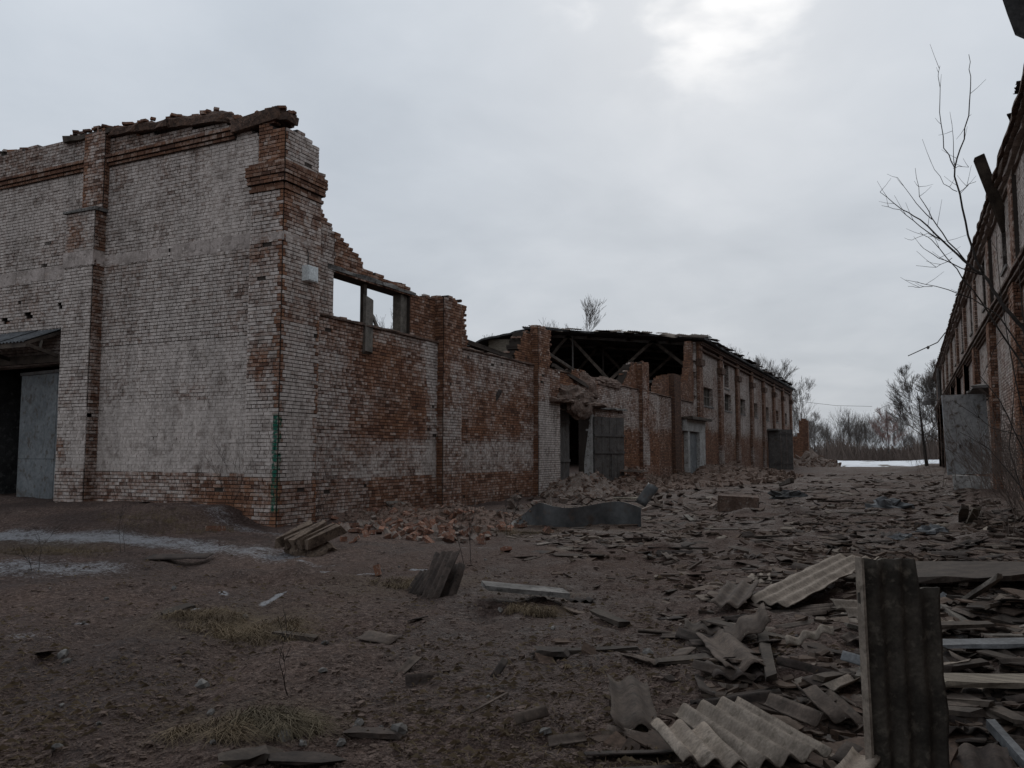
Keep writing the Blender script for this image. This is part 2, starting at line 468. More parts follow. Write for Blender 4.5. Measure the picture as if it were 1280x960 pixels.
SNOWL = []   # (polyline segment, halfwidth, amount)
for A_, B_, w_, k_ in [((-20, 669), (180, 677), 1.0, .9), ((180, 677), (345, 694), .9, .75), ((-30, 708), (100, 712), 1.0, .72),
                       ((250, 655), (345, 668), .5, .55), ((228, 770), (243, 764), .10, 1.15), ((330, 752), (352, 742), .07, 1.2),
                       ((400, 728), (470, 720), .06, .9), ((515, 712), (530, 712), .07, 1.0), ((60, 640), (150, 646), .25, .35),
                       ((560, 688), (640, 684), .12, .55), ((350, 698), (420, 712), .12, .6), ((95, 783), (106, 781), .05, 1.), ((115, 803), (150, 799), .04, .9),
                       ((270, 742), (282, 748), .06, 1.0), ((0, 795), (60, 800), .2, .45)]:
    SNOWL.append((px2g(*A_), px2g(*B_), w_, k_))
STRAW = [(px2g(290, 775), .8, .9), (px2g(60, 682), 1.6, .6), (px2g(255, 905), .3, .7), (px2g(350, 900), .4, .6), (px2g(670, 745), .5, .7),
         (px2g(560, 730), .6, .5), (px2g(470, 735), .7, .4), (px2g(730, 660), 1.3, .3), (px2g(300, 650), 1., .25)]


def gmask(x, y):
    sn = 0
    for a, b, w_, k_ in SNOWL:
        if abs(x - a[0]) < 12 and abs(y - a[1]) < 12:
            d = seg_d(x, y, a, b)
            sn = max(sn, k_ * (1 - S((d - w_ * .1) / (w_ * 1.3))))
    st = 0
    for (a, b), r_, k_ in STRAW:
        d = math.hypot(x - a, y - b)
        if d < r_ * 2: st = max(st, k_ * (1 - S(d / (r_ * 1.6))))
    dt_ = S((x + 9.5) / 4) * S((y - 5) / 6) * (.6 + .4 * nz(x * .4, y * .4, 3)) * (1 - S((y - 90) / 30))
    return sn, dt_, st


def build_ground():
    vs, fs, at = [], [], []
    nR = 430
    rs = [.35 * (1400 / .35) ** (i / nR) for i in range(nR + 1)]
    # denser rings between 3 and 40 m
    rs = sorted(set([round(r, 4) for r in rs] + [3 * (40 / 3) ** (i / 330.) for i in range(331)]))
    angs = []
    a = -180.
    centre = 90 + math.degrees(YAW)
    while a < 180:
        d = abs(a)
        angs.append(R(centre + a)); a += .16 if d < 36 else (1.2 if d < 50 else 6)
    nA = len(angs)
    vs.append((0, 0, gz(0, 0))); at.append((0, 0, 0, 1))
    for r in rs:
        for t in angs:
            x, y = r * math.cos(t), r * math.sin(t)
            vs.append((x, y, gz(x, y) if r < 140 else gz(x, y) * .6)); at.append((*gmask(x, y), 1) if r < 120 else (0, .3, .2, 1))
    for k in range(nA): fs.append((0, 1 + k, 1 + (k + 1) % nA))
    for i in range(len(rs) - 1):
        o = 1 + i * nA
        for k in range(nA):
            k2 = (k + 1) % nA
            fs.append((o + k, o + nA + k, o + nA + k2, o + k2))
    me = bpy.data.meshes.new('ground'); me.from_pydata(vs, [], fs)
    aa = me.attributes.new('gm', 'FLOAT_COLOR', 'POINT'); aa.data.foreach_set('color', [c for q in at for c in q])
    me.polygons.foreach_set('use_smooth', [True] * len(me.polygons)); me.materials.append(M['ground'])
    o = bpy.data.objects.new('ground', me); COL.objects.link(o); tag(o, 'dark brown churned dirt yard between two ruined brick buildings', kind='structure')


build_ground()

# far snow field: thin sheet a little proud of the meadow
mb = MB()
for i in range(60):
    for k in range(40):
        pass
vs, fs = [], []
NXs, NYs = 70, 46
for j in range(NYs + 1):
    for i in range(NXs + 1):
        x = -62 + 92 * i / NXs; y = 109 + 80 * j / NYs
        y2 = y + 5 * nz(x * .12, 4) + 2 * nz(x * .6, 9)
        edge = min(i, NXs - i, j, NYs - j)
        vs.append((x, y2, gz(x, y2) * (1 if math.hypot(x, y2) < 140 else .6) + (.16 + .07 * fb(x * .3, y2 * .1, 3) if edge > 0 else -.12)))
for j in range(NYs):
    for i in range(NXs):
        a = j * (NXs + 1) + i; fs.append((a, a + 1, a + NXs + 2, a + NXs + 1))
mb.add(vs, fs); o = mb.build('snow_field', 'snow', smooth=True); tag(o, 'patchy white snow field at the open end of the alley', kind='structure')

# ------------------------------------------------------------------ masonry builder
CH = .086


class Building:
    def __init__(s, root): s.root = root; s.bricks = []      # (centre, udir, n, halflen, h, e, pt)
    def wall(s, name, org, d, n, u0, u1, z0, z1, t, inside, paint, bricks=True, cu=.524, ch=CH * 4, back=True, loose=.35, breaks=()):
        """a wall of courses on the plane org + u*d, faced along n; cells where inside(u,z)"""
        org = Vector((org[0], org[1], 0)); d = Vector((d[0], d[1], 0)); n = Vector((n[0], n[1], 0))
        core = MB(); flip = d.cross(Vector((0, 0, 1))).dot(n) > 0
        def P(u, z, off): q = org + d * u + n * off; return (q.x, q.y, z)
        def pa(u, z, rr=.5):
            q = paint(u, z); return (q[0], rr, q[1], q[2] if len(q) > 2 else 0.)
        def q4(a, b, c, e, ats):
            o = len(core.v)
            core.v.extend([a, b, c, e] if flip else [a, e, c, b]); core.f.append((o, o + 1, o + 2, o + 3))
            core.a.extend(ats if flip else [ats[0], ats[3], ats[2], ats[1]])
        hh = CH if bricks else ch
        nc = max(1, round((z1 - z0) / hh)); hh = (z1 - z0) / nc
        for k in range(nc):
            za = z0 + k * hh; zb = za + hh; zm = (za + zb) / 2
            cells = []
            if bricks:
                hdr = (k % 4 == 2)
                L = .131 if hdr else .262
                off = {0: 0., 1: .131, 2: .066, 3: .19}[k % 4]
                u = u0 - off
                while u < u1 - .01:
                    a = max(u, u0); b = min(u + L * random.choice((1, 1, 1, 1, .5 if not hdr else 1)), u1)
                    if u1 - b < .05: b = u1
                    elif b < u1: b += random.uniform(-.012, .012)
                    if b - a > .035: cells.append((a, b))
                    u = b if b < u1 else u1
            else:
                m_ = max(1, round((u1 - u0) / cu)); w_ = (u1 - u0) / m_
                cells = [(u0 + i * w_, u0 + (i + 1) * w_) for i in range(m_)]
            if breaks:
                c2_ = []
                for a, b in cells:
                    for q in breaks:
                        if a < q < b:
                            c2_.append((a, q)); a = q
                    c2_.append((a, b))
                cells = [c_ for c_ in c2_ if c_[1] - c_[0] > .012]
            ok = [inside((a + b) / 2, zm) for a, b in cells]
            for i, (a, b) in enumerate(cells):
                if not ok[i]: continue
                c = (a + b) / 2
                A0, A1, A2, A3 = pa(a, za), pa(b, za), pa(b, zb), pa(a, zb)
                q4(P(a, za, 0), P(b, za, 0), P(b, zb, 0), P(a, zb, 0), [A0, A1, A2, A3])
                if back: q4(P(a, za, -t), P(a, zb, -t), P(b, zb, -t), P(b, za, -t), [A0, A3, A2, A1])
                if k == nc - 1 or not inside(c, zb + hh / 2):
                    dt2 = [(.1, .4, 0., .15)] * 4
                    q4(P(a, zb, 0), P(b, zb, 0), P(b, zb, -t), P(a, zb, -t), dt2)
                    if bricks and random.random() < loose:
                        # loose bricks left lying on the broken edge
                        for _ in range(2):
                            rr = random.uniform(0.06, .2)
                            s.bricks.append((org + d * (c + random.uniform(-.1, .1)) - n * random.uniform(.02, max(.03, t - .1)) + Vector((0, 0, zb + .03)),
                                             (d + n * random.uniform(-.5, .5)).normalized(), None, rr * .8, .065, .12, (random.uniform(.05, .5), random.random(), 0., .1)))
                if k == 0 or not inside(c, za - hh / 2):
                    q4(P(a, za, 0), P(a, za, -t), P(b, za, -t), P(b, za, 0), [A0] * 4)
                if i == 0 or not ok[i - 1]: q4(P(a, za, 0), P(a, zb, 0), P(a, zb, -t), P(a, za, -t), [A0] * 4)
                if i == len(cells) - 1 or not ok[i + 1]: q4(P(b, za, 0), P(b, za, -t), P(b, zb, -t), P(b, zb, 0), [A1] * 4)
                if bricks:
                    q = pa(c, zm, min(1, max(0, random.gauss(.5, .24))))
                    if random.random() < .0025 * (1.2 - q[2]): continue
                    e = (.026 - .021 * q[2]) + random.uniform(0, .006) + (random.uniform(0, .02) if random.random() < .02 else 0)
                    s.bricks.append((org + d * c + Vector((0, 0, zm)), d, n, (b - a) / 2 - .007 - random.uniform(0, .003), hh - .018, e, q))
        if core.f: core.build(name, 'mortar' if bricks else 'far', s.root)
    def finish(s, nmax=300):
        camp = Vector((0, 0, CAMH)); sco = []
        for i, b in enumerate(s.bricks):
            v = camp - b[0]; L = v.length
            f = abs(v.normalized().dot(b[2])) if b[2] is not None else .2
            vis = 1 if (b[2] is not None and v.dot(b[2]) > 0) else 0
            sco.append((-(vis * f * b[3] / L ** 2), i))
        sco.sort(); top = set(i for _, i in sco[:nmax])
        # shared meshes for the single bricks (front of the unit brick looks along -Y)
        lib = {}
        def unit(key):
            if key not in lib:
                m_ = MB(); L, h = key[0], key[1]
                m_.box(-L, L, -.02, .04, -h / 2, h / 2, at=(0., 0., 0., 0.), j=.0025)
                lib[key] = m_.mesh('brick', 'brick')
            return lib[key]
        big = MB()
        for i, (c, d, n, hl, h, e, pt) in enumerate(s.bricks):
            if i in top:
                n2 = n
                me = unit((round(hl, 2), round(h, 3), i % 4))
                o = bpy.data.objects.new('brick', me); COL.objects.link(o); o.parent = s.root
                ang = math.atan2(n2.x, -n2.y)
                o.matrix_local = Matrix.Translation(c + n2 * (e - .02) - s.root.location) @ Matrix.Rotation(ang, 4, 'Z')
                o['pt'] = [pt[0], pt[1], pt[2]]
            else:
                if n is None:
                    x = d; y = Vector((0, 0, 1)).cross(d)
                    A, B = -.06, .06
                else:
                    x = d; y = n; A, B = -.01, e
                j = .003
                vs = []
                for sx in (-1, 1):
                    for yy in (A, B):
                        for sz in (-1, 1):
                            q = c + x * (sx * hl + random.uniform(-j, j)) + y * (yy + random.uniform(-j, j)) + Vector((0, 0, sz * h / 2 + random.uniform(-j, j)))
                            vs.append((q.x, q.y, q.z))
                fs = [(4, 6, 7, 5), (0, 1, 3, 2), (2, 3, 7, 6), (0, 2, 6, 4), (1, 5, 7, 3)]
                if n is None: fs.append((0, 4, 5, 1))
                big.add(vs, fs, pt)
        bo = big.build('brickwork', 'brick', s.root); bo['kind'] = 'stuff'
        # outward normals
        bm = bmesh.new(); bm.from_mesh(bo.data); bmesh.ops.recalc_face_normals(bm, faces=bm.faces); bm.to_mesh(bo.data); bm.free()


def blob(u, z, uc, zc, ru, rz): return math.exp(-((u - uc) / ru) ** 2 - ((z - zc) / rz) ** 2)


def interp(pts, x):
    if x <= pts[0][0]: return pts[0][1]
    for (a, b), (c, e) in zip(pts, pts[1:]):
        if x <= c: return b + (e - b) * (x - a) / (c - a)
    return pts[-1][1]



def lump(name, parent, c, rad, mat, seed, nu=26, nv=12, amp=.35, freq=1.6, full=False, flat=0.):
    """irregular heap: displaced (half) ellipsoid"""
    m_ = MB(); vs = []; fs = []
    v0 = -math.pi / 2 if full else -.25
    for j in range(nv + 1):
        th = v0 + (math.pi / 2 - v0) * j / nv
        for i in range(nu):
            ph = 2 * math.pi * i / nu
            q = Vector((math.cos(ph) * math.cos(th), math.sin(ph) * math.cos(th), math.sin(th)))
            k = 1 + amp * fb(q.x * freq + seed, q.y * freq, q.z * freq + seed * 3, 4)
            k += amp * .5 * (abs(nz(q.x * freq * 3.3, q.y * freq * 3.3 + seed, q.z * 3.3 * freq)) - .2)
            vs.append((c[0] + q.x * rad[0] * k, c[1] + q.y * rad[1] * k, c[2] + q.z * rad[2] * k))
    for j in range(nv):
        for i in range(nu):
            a = j * nu + i; b = j * nu + (i + 1) % nu
            fs.append((a, b, b + nu, a + nu))
    m_.add(vs, fs); o = m_.build(name, mat, parent)
    return o


def ragged_slab(name, parent, p, q, depth, thick, mat, n=(0, -1, 0), seg=.5, jz=.04, jd=.06):
    """a long broken coping or ledge from p to q: cross-sections jittered along it, n points outwards"""
    p = Vector(p); q = Vector(q); n = Vector(n); L = (q - p).length; k = max(2, int(L / seg)); m_ = MB(); vs = []; fs = []
    for i in range(k + 1):
        c = p + (q - p) * i / k
        jt = [random.uniform(-1, 1) for _ in range(6)]
        vs += [tuple(c - n * (depth * .5)), tuple(c + n * (depth * .5 + jt[0] * jd)), tuple(c + n * (depth * .5 + jt[1] * jd) + Vector((0, 0, thick * .55 + jt[2] * jz))),
               tuple(c + n * (depth * .1) + Vector((0, 0, thick + jt[3] * jz * 1.6))), tuple(c - n * (depth * .5) + Vector((0, 0, thick * .8 + jt[4] * jz)))]
    for i in range(k):
        for a in range(5):
            b = (a + 1) % 5; fs.append((i * 5 + a, i * 5 + b, i * 5 + 5 + b, i * 5 + 5 + a))
    fs.append((4, 3, 2, 1, 0)); fs.append(tuple(k * 5 + a for a in range(5)))
    m_.add(vs, fs)
    return m_.build(name, mat, parent)


def box_part(name, parent, mat, *b, j=0.):
    m_ = MB(); m_.box(*b, j=j); return m_.build(name, mat, parent)


def beam_part(name, parent, mat, p, q, wd, hg, up=(0, 0, 1), j=0., taper=1.):
    m_ = MB(); m_.beam(p, q, wd, hg, up, j=j, taper=taper); return m_.build(name, mat, parent)


def heap(name, parent, cx, cy, rx, ry, h, mat, seed, nx=70, ny=50, lumps=3.0):
    """a spill of rubble lying on the ground: height field with a ragged rim"""
    m_ = MB(); vs = []; fs = []
    for j in range(ny + 1):
        for i in range(nx + 1):
            a = (i / nx - .5) * 2.4; b = (j / ny - .5) * 2.4
            x = cx + a * rx; y = cy + b * ry
            r = math.sqrt(a * a + b * b) * (1 + .25 * nz(a * 2 + seed, b * 2))
            k = max(0., 1 - r) ** .8
            z = h * k * (.75 + .7 * fb(x * lumps * .35 + seed, y * lumps * .35, seed, 3)) + .10 * h * S(k * 5) * abs(fb(x * lumps * 1.7, y * lumps * 1.7, seed + 5, 3))
            vs.append((x, y, gz(x, y) + (z if k > 0 else -.12) - .02))
    for j in range(ny):
        for i in range(nx):
            q = j * (nx + 1) + i; fs.append((q, q + 1, q + nx + 2, q + nx + 1))
    m_.add(vs, fs); return m_.build(name, mat, parent)


# ------------------------------------------------------------------ near ruined building
rootA = thing('ruined_building', 'tall roofless whitewashed brick building with collapsed corner and empty window opening', 'building', (XL, YF, 0))
A = Building(rootA)
Z0 = -.308
XW = XL - .14          # side wall face, set back from the piers
YW = YF + .13          # front wall face


def front_paint(x, z):
    p = .74 + .16 * fb(x * .35, z * .5, 1, 3); s = .12; dk = 0
    if z < 1.15 + .1 * nz(x * .8, 3):
        p = .46 - .30 * blob(x, z, -14.2, .5, 1.3, .5) - .12 * S((.7 - z) / .4); s = .05
    elif z < 2.9: s = .95; p += .10
    elif z < 4.3: s = .7
    if 4.3 < z < 6.45: p -= .10; s = .06
    if z > 6.7: s = .55 + .5 * fb(x * .5, z * .5, 5, 2); p -= .02
    p -= .22 * S((z - 9.0) / .3)
    p -= .22 * blob(x, z, -15.5, 3.1, .9, .35) + .25 * blob(x, z, -18.2, 8.7, .5, 1.1)
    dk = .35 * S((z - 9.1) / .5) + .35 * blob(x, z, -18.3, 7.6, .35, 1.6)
    return p, max(0, min(1, s)), dk


def front_top(x):
    t = interp([(-38, 9.6), (-26, 10.5), (-23, 10.17), (-20.2, 10.1), (-18.6, 9.86), (-14.3, 9.5), (-13.9, 9.25), (-13.5, 9.0)], x)
    return t + .07 * nz(x * 3.1, 8) + .05 * nz(x * 9, 2)


def front_in(x, z):
    if z > front_top(x): return False
    if -24.2 < x < -20.02 and z < 3.95: return False
    for hx, hz in ((-21.62, 5.36), (-20.25, 5.5), (-22.6, 5.3)):
        if abs(x - hx) < .1 and abs(z - hz) < .08: return False
    return True


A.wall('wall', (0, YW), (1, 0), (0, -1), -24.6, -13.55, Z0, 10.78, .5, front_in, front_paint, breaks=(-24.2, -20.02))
A.wall('wall', (0, YW), (1, 0), (0, -1), -38, -24.6, Z0, 10.6, .5, lambda x, z: z < front_top(x), front_paint, bricks=False)


def pierA_paint(x, z):
    p = .72 + .15 * fb(x * .9, z * .7, 4, 3); s = .15
    if z < 1.2: p = .5
    elif z < 2.7: s = .7; p += .1
    p -= .5 * blob(x, z, -19.6, 1.75, .25, .35)
    if z > 6.6: p -= .35 * blob(x, z, -19.45, 7.2, .45, .6); s = .5
    if z > 7.9: p = .42 - .35 * S((x + 19.1) / -.4)
    return p, s, .25 * S((z - 6.4) / .3) * (z < 6.9)


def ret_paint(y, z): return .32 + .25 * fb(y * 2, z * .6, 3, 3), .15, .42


A.wall('pier', (0, 14.19), (1, 0), (0, -1), -19.76, -18.68, Z0, 7.85, .34, lambda x, z: True, pierA_paint, loose=0)
A.wall('pier', (-18.68, 0), (0, 1), (1, 0), 14.20, 14.52, Z0, 7.85, .2, lambda x, z: True, ret_paint, loose=0)
A.wall('pier', (0, 14.37), (1, 0), (0, -1), -19.42, -18.64, 7.9, 10.02, .2, lambda x, z: True, pierA_paint)
A.wall('pier', (-18.64, 0), (0, 1), (1, 0), 14.38, 14.52, 7.9, 10.02, .15, lambda x, z: True, ret_paint)
box_part('pier_cap', rootA, 'concrete', -19.84, -18.6, 14.12, 14.50, 7.85, 7.93, j=.012)
box_part('pier_band', rootA, 'band', -19.79, -18.65, 14.145, 14.50, 6.43, 6.82, j=.01)

# corner pier: two brick faces, corbelled cap and the broken block above it


def cpf_paint(x, z):
    p = .68 + .2 * fb(x * 1.1, z * .6, 7, 3); s = .12
    if z < 1.1: p = .18 + .2 * (x > -13.25)
    elif z < 2.6: s = .6; p += .18
    p -= .45 * S((x + 12.84) / .12)
    p -= .4 * blob(x, z, -13.25, 3.7, .35, .6) + .3 * blob(x, z, -13.4, 6.2, .4, .2)
    if z > 6.9: p -= .16
    if z > 8.2: p -= .3
    return p, s, .12 * S((z - 8.2) / .3)


def cps_paint(y, z):
    p = .66 + .2 * fb(y * 1.1, z * .6, 9, 3); s = .1
    if z < 1.0: p = .40
    elif z < 2.5: s = .65; p += .12
    p -= .45 * S((14.56 - y) / .12)
    p -= .45 * S((y - 15.55) / .12) * (z < 4.8)
    if z > 4.6: p -= .15
    if 6.9 < z < 8.2: p -= .15
    if z > 8.3: p += .12
    return p, s, .1 * S((.6 - z) / .3)


def cp_top(t): return 9.12 + .12 * nz(t * 4, 3) + .07 * nz(t * 11, 5)


A.wall('corner_pier', (0, YF), (1, 0), (0, -1), -13.62, XL, Z0, 7.62, .3, lambda x, z: True, cpf_paint, loose=0)
A.wall('corner_pier', (XL, 0), (0, 1), (1, 0), YF + .01, 15.72, Z0, 7.62, .3, lambda y, z: True, cps_paint, loose=0)
A.wall('corner_pier', (0, YF + .03), (1, 0), (0, -1), -13.45, XL - .02, 8.3, 9.35, .5, lambda x, z: z < cp_top(x) + .12 * S((-12.95 - x) / .3), cpf_paint)
A.wall('corner_pier', (XL - .02, 0), (0, 1), (1, 0), YF + .04, 15.62, 8.3, 9.35, .5, lambda y, z: z < cp_top(y + 3) - .10 * S((y - 15.2) / .3), cps_paint)


def dark_paint(u, z): return .22, .1, .45


for k, (za, zb, e) in enumerate([(7.62, 7.71, .035), (7.71, 7.80, .0), (7.80, 7.975, .07), (7.975, 8.23, .105), (8.23, 8.31, .05)]):
    A.wall('pier_cap', (0, YF - e), (1, 0), (0, -1), -13.62 - e, XL + e, za, zb, .3 + e, lambda x, z: True, dark_paint, loose=.3 if k == 4 else 0)
    A.wall('pier_cap', (XL + e, 0), (0, 1), (1, 0), YF - e + .01, 15.72 + min(e, .1), za, zb, .3 + e, lambda y, z: True, dark_paint, loose=.3 if k == 4 else 0)

# plaster bands of the front
for a, b, za, zb in [(-38, -19.78, 6.28, 6.62), (-18.66, -16.3, 6.45, 6.70), (-16.35, -13.62, 6.38, 6.74)]:
    m_ = MB(); n_ = max(2, int((b - a) / .6))
    for i in range(n_):
        x0 = a + (b - a) * i / n_; x1 = a + (b - a) * (i + 1) / n_
        jt = .03 * nz(x0, 5)
        m_.box(x0, x1, YW - .028 - .01 * (i % 2), YW - .001, za + jt + .03 * nz(x0 * 3, 1), zb + jt + .03 * nz(x0 * 3, 7))
    m_.build('plaster_band', 'band', rootA)
m_ = MB()
for i in range(3):
    m_.box(-13.62 + i * .32, -13.62 + i * .32 + .32, YF - .022 - .004 * i, YF - .001, 6.42 + random.uniform(0, .04), 6.66 + random.uniform(-.05, .02))
m_.box(-12.68, XL + .025, YF - .022, YF + .3, 6.44, 6.63); m_.box(XL + .001, XL + .02, YF + .3, 15.4, 6.42, 6.62, j=.01)
m_.build('plaster_band', 'band', rootA)
# cornice and coping of the front
for a, b in [(-38., -19.45), (-18.62, -14.25)]:
    for e, za, zb in [(.05, 9.08, 9.16), (.10, 9.162, 9.27), (.15, 9.272, 9.36)]:
        A.wall('cornice', (0, YW - e), (1, 0), (0, -1), max(a, -24.6), b, za, zb, e, lambda x, z: True, dark_paint, loose=0)
ragged_slab('coping', rootA, (-20.35, YW + .16, 9.98), (-18.5, YW + .16, 9.94), .62, .26, 'copingdark' if 'copingdark' in M else 'darkwood', seg=.3)
M['copingdark'] = simple('sooty_coping', (.062, .041, .032), (.15, .090, .064), 8, .95, 1., 22, .03, c3=(.04, .03, .026))
ragged_slab('coping', rootA, (-18.55, YW + .14, 9.87), (-16.4, YW + .14, 9.73), .62, .30, 'copingdark', seg=.25)
ragged_slab('coping', rootA, (-16.45, YW + .15, 9.72), (-14.55, YW + .15, 9.55), .62, .34, 'copingdark', seg=.25)
ragged_slab('coping', rootA, (-14.5, YW + .15, 9.56), (-14.22, YW + .12, 9.38), .45, .16, 'copingdark', seg=.12)
m_ = MB(); m_.beam((-14.22, YW + .12, 9.38), (-12.85, YW + .12, 9.44), .6, .30, j=.035); m_.build('coping', 'copingdark', rootA)
m_ = MB(); m_.beam((-12.95, YW + .1, 9.42), (-12.66, YW + .14, 9.37), .35, .18, j=.03); m_.build('coping', 'copingdark', rootA)

# side wall with piers


def side_paint(y, z):
    t = fb(y * .45, z * .7, 11, 3)
    s = .08
    if y < 21.5:
        p = .46 + .22 * t
        p -= .32 * blob(y, z, 19.7, 3.2, 1.3, 1.4) * (.75 + .6 * fb(y * .9, z * 1.1, 8, 3)) + .22 * blob(y, z, 18.0, 4.0, 1.0, .9) + .2 * blob(y, z, 18.3, 2.3, 1.8, .5) * (1 + fb(y * 1.3, z * 2, 2, 3))
        p += .28 * S((y - 20.75) / .3) * S((z - 1.2) / .4) - .0
        if z < 2.05: s = .8; p += .08
    elif y < 28.6:
        p = .40 + .22 * t
        p -= .24 * S((z - 1.9) / .5) * S((4.1 - z) / .9) * max(0., .75 + .9 * fb(y * .6, z * .9, 14, 3)) - .06 * S((z - 4.2) / .4)
        if z < 2.05: s = .8; p += .10
    else:
        p = .46 + .18 * t - .36 * S((3.1 - z) / .5) * S((y - 35) / 2)
        if 30 < y < 36: p -= .45 * S((z - 3.6) / .3) * S((36 - y) / 2)
    if z < .95 + .12 * nz(y * .9, 6): p = .40 if y < 18 else .24; s = .05
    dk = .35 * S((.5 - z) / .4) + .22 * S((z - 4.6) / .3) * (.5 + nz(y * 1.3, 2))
    return p, s, max(0, dk)


UP = [(15.4, 8.3), (15.75, 8.1), (16.06, 7.6), (16.5, 7.2), (17.0, 7.07), (17.6, 6.75), (17.8, 6.52), (18.45, 6.47), (20.0, 6.38), (20.3, 6.2), (21.2, 6.28), (22.2, 6.36),
      (23.35, 6.40), (23.5, 4.95), (27.0, 4.95), (27.2, 5.2), (27.6, 5.7), (28.1, 6.15), (30.3, 6.42), (30.45, 4.95), (32.4, 4.97), (33.2, 5.2), (34.2, 5.3), (35.3, 4.95), (39.6, 4.95), (40.2, 5.3), (41.3, 6.2),
      (42.2, 6.42), (43.9, 6.45), (44.1, 5.0), (46.4, 5.0), (46.8, 5.9), (47.7, 6.15), (51.3, 6.42), (52.0, 5.9), (52.6, 6.3), (53.4, 6.3), (54.2, 7.5), (54.7, 9.2)]


def up_in(y, z):
    if z > interp(UP, y) + .07 * nz(y * 5, 1) + .05 * nz(y * 13, 4): return False
    if 16.55 < y < 20.1 and 5.0 < z < 6.18: return False
    return True


def up_paint(y, z):
    if y < 16.6: return .55 - .2 * S((z - 7) / .5), .3, 0.
    if y < 21: return .22, .1, .12
    return .12 + .2 * fb(y, z, 3, 2), .05, .18


GATE = (30.75, 34.8, 3.35)


def side_in(y, z): return not (GATE[0] < y < GATE[1] and z < GATE[2])


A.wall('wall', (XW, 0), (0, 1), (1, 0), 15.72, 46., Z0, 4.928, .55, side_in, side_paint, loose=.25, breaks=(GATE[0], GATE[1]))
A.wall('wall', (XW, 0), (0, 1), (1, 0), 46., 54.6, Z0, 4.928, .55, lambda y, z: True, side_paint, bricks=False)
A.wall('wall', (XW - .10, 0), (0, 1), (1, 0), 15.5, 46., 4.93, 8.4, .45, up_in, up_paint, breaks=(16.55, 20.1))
A.wall('wall', (XW - .10, 0), (0, 1), (1, 0), 46., 55.2, 4.93, 9.1, .45, lambda y, z: z < interp(UP, y) + .1 * nz(y * 3, 2), up_paint, bricks=False, cu=.26, ch=.154)


def spier_paint(y, z):
    p = .36 + .25 * fb(y * .9, z * .5, 21, 3)
    if z < 1.0: p = .32
    elif z < 3.: p += .16
    if 28 < y < 31 and z < 3.6: p += .28
    if z > 4.9: p -= .12
    return p, .1, .16 * S((z - 4.6) / .4)


def ptop(base): return lambda y, z: z < base + .16 * nz(y * 4, 7) + .08 * nz(y * 12, 1)


XP = XL + .08
for ya, yb, zt in [(21.5, 22.6, 6.34), (28.6, 30.7, 6.38), (42.2, 43.4, 6.42)]:
    A.wall('pier', (XP, 0), (0, 1), (1, 0), ya, yb, Z0, 6.7, .24, (lambda y, z, f=ptop(zt), l=ya: f(y, z) and not (l == 28.6 and y > 29.75 and z > 4.9)), spier_paint)
    A.wall('pier', (0, ya), (1, 0), (0, -1), XW - .1, XP - .01, Z0, 6.6, .2, (lambda x, z, f=ptop(zt): f(ya, z)), lambda x, z: (.15 + .2 * fb(x * 3, z, 4, 2), .1, .3))  # pier returns: red brick, darkened in the colour for their shade
box_part('pier', rootA, 'far', XW - .2, XP, 48.9, 50.4, Z0, 6.4, j=.02)

# sloping sill ledges above the lower wall
for a, b in [(15.73, 21.5), (22.6, 28.6), (30.71, 32.3), (36.4, 42.2), (43.4, 48.9), (50.4, 54.5)]:
    ragged_slab('sill_ledge', rootA, (XW - .03, a, 4.93), (XW - .03, b, 4.93), .22, .085, 'copingdark', n=(1, 0, 0), seg=.35, jz=.012, jd=.025)
# window lintel, frame and mullion
ragged_slab('lintel', rootA, (XW - .27, 16.3, 6.19), (XW - .27, 20.35, 6.19), .46, .20, 'concrete', n=(1, 0, 0), seg=.4, jz=.03, jd=.03)
fr = MB(); fr.box(XW - .35, XW - .16, 16.53, 16.66, 5.02, 6.18, j=.008); fr.build('window_frame', 'greywood', rootA)
fr = MB(); fr.box(XW - .42, XW - .16, 19.72, 19.86, 5.02, 6.18, j=.008); fr.box(XW - .46, XW - .2, 19.88, 20.12, 5.02, 6.18, j=.008); fr.build('window_frame', 'greywood', rootA)
fr = MB(); fr.box(XW - .33, XW - .2, 18.02, 18.14, 5.02, 6.18, j=.01); fr.build('window_mullion', 'darkwood', rootA)
# dangling post in the window
pst = thing('broken_post', 'splintered grey post hanging down over the window sill', 'post', (XL - .06, 17.9, 4.3))
beam_part('post', pst, 'greywood', (XL - .04, 17.8, 4.22), (XL - .20, 18.02, 5.75), .40, .10, up=(1, 0, 0), j=.03)
beam_part('splinter', pst, 'greywood', (XL - .12, 18.3, 4.98), (XL - .24, 18.12, 5.5), .14, .07, up=(1, 0, 0), j=.035)
# electric box
jb = thing('junction_box', 'pale grey metal junction box fixed high on the brick corner', 'electric box', (XL + .02, 15.2, 5.6))
box_part('case', jb, 'boxgrey', XL + .027, XL + .20, 15.05, 15.42, 5.62, 5.98, j=.002)
box_part('door', jb, 'boxgrey', XL + .203, XL + .218, 15.07, 15.40, 5.64, 5.96)
m_ = MB(); m_.tube([(XL + .04, 15.25, 5.98), (XL + .04, 15.25, 6.3), (XL + .03, 15.2, 6.42)], [.012] * 3, 5); m_.build('conduit', 'darksteel', jb)

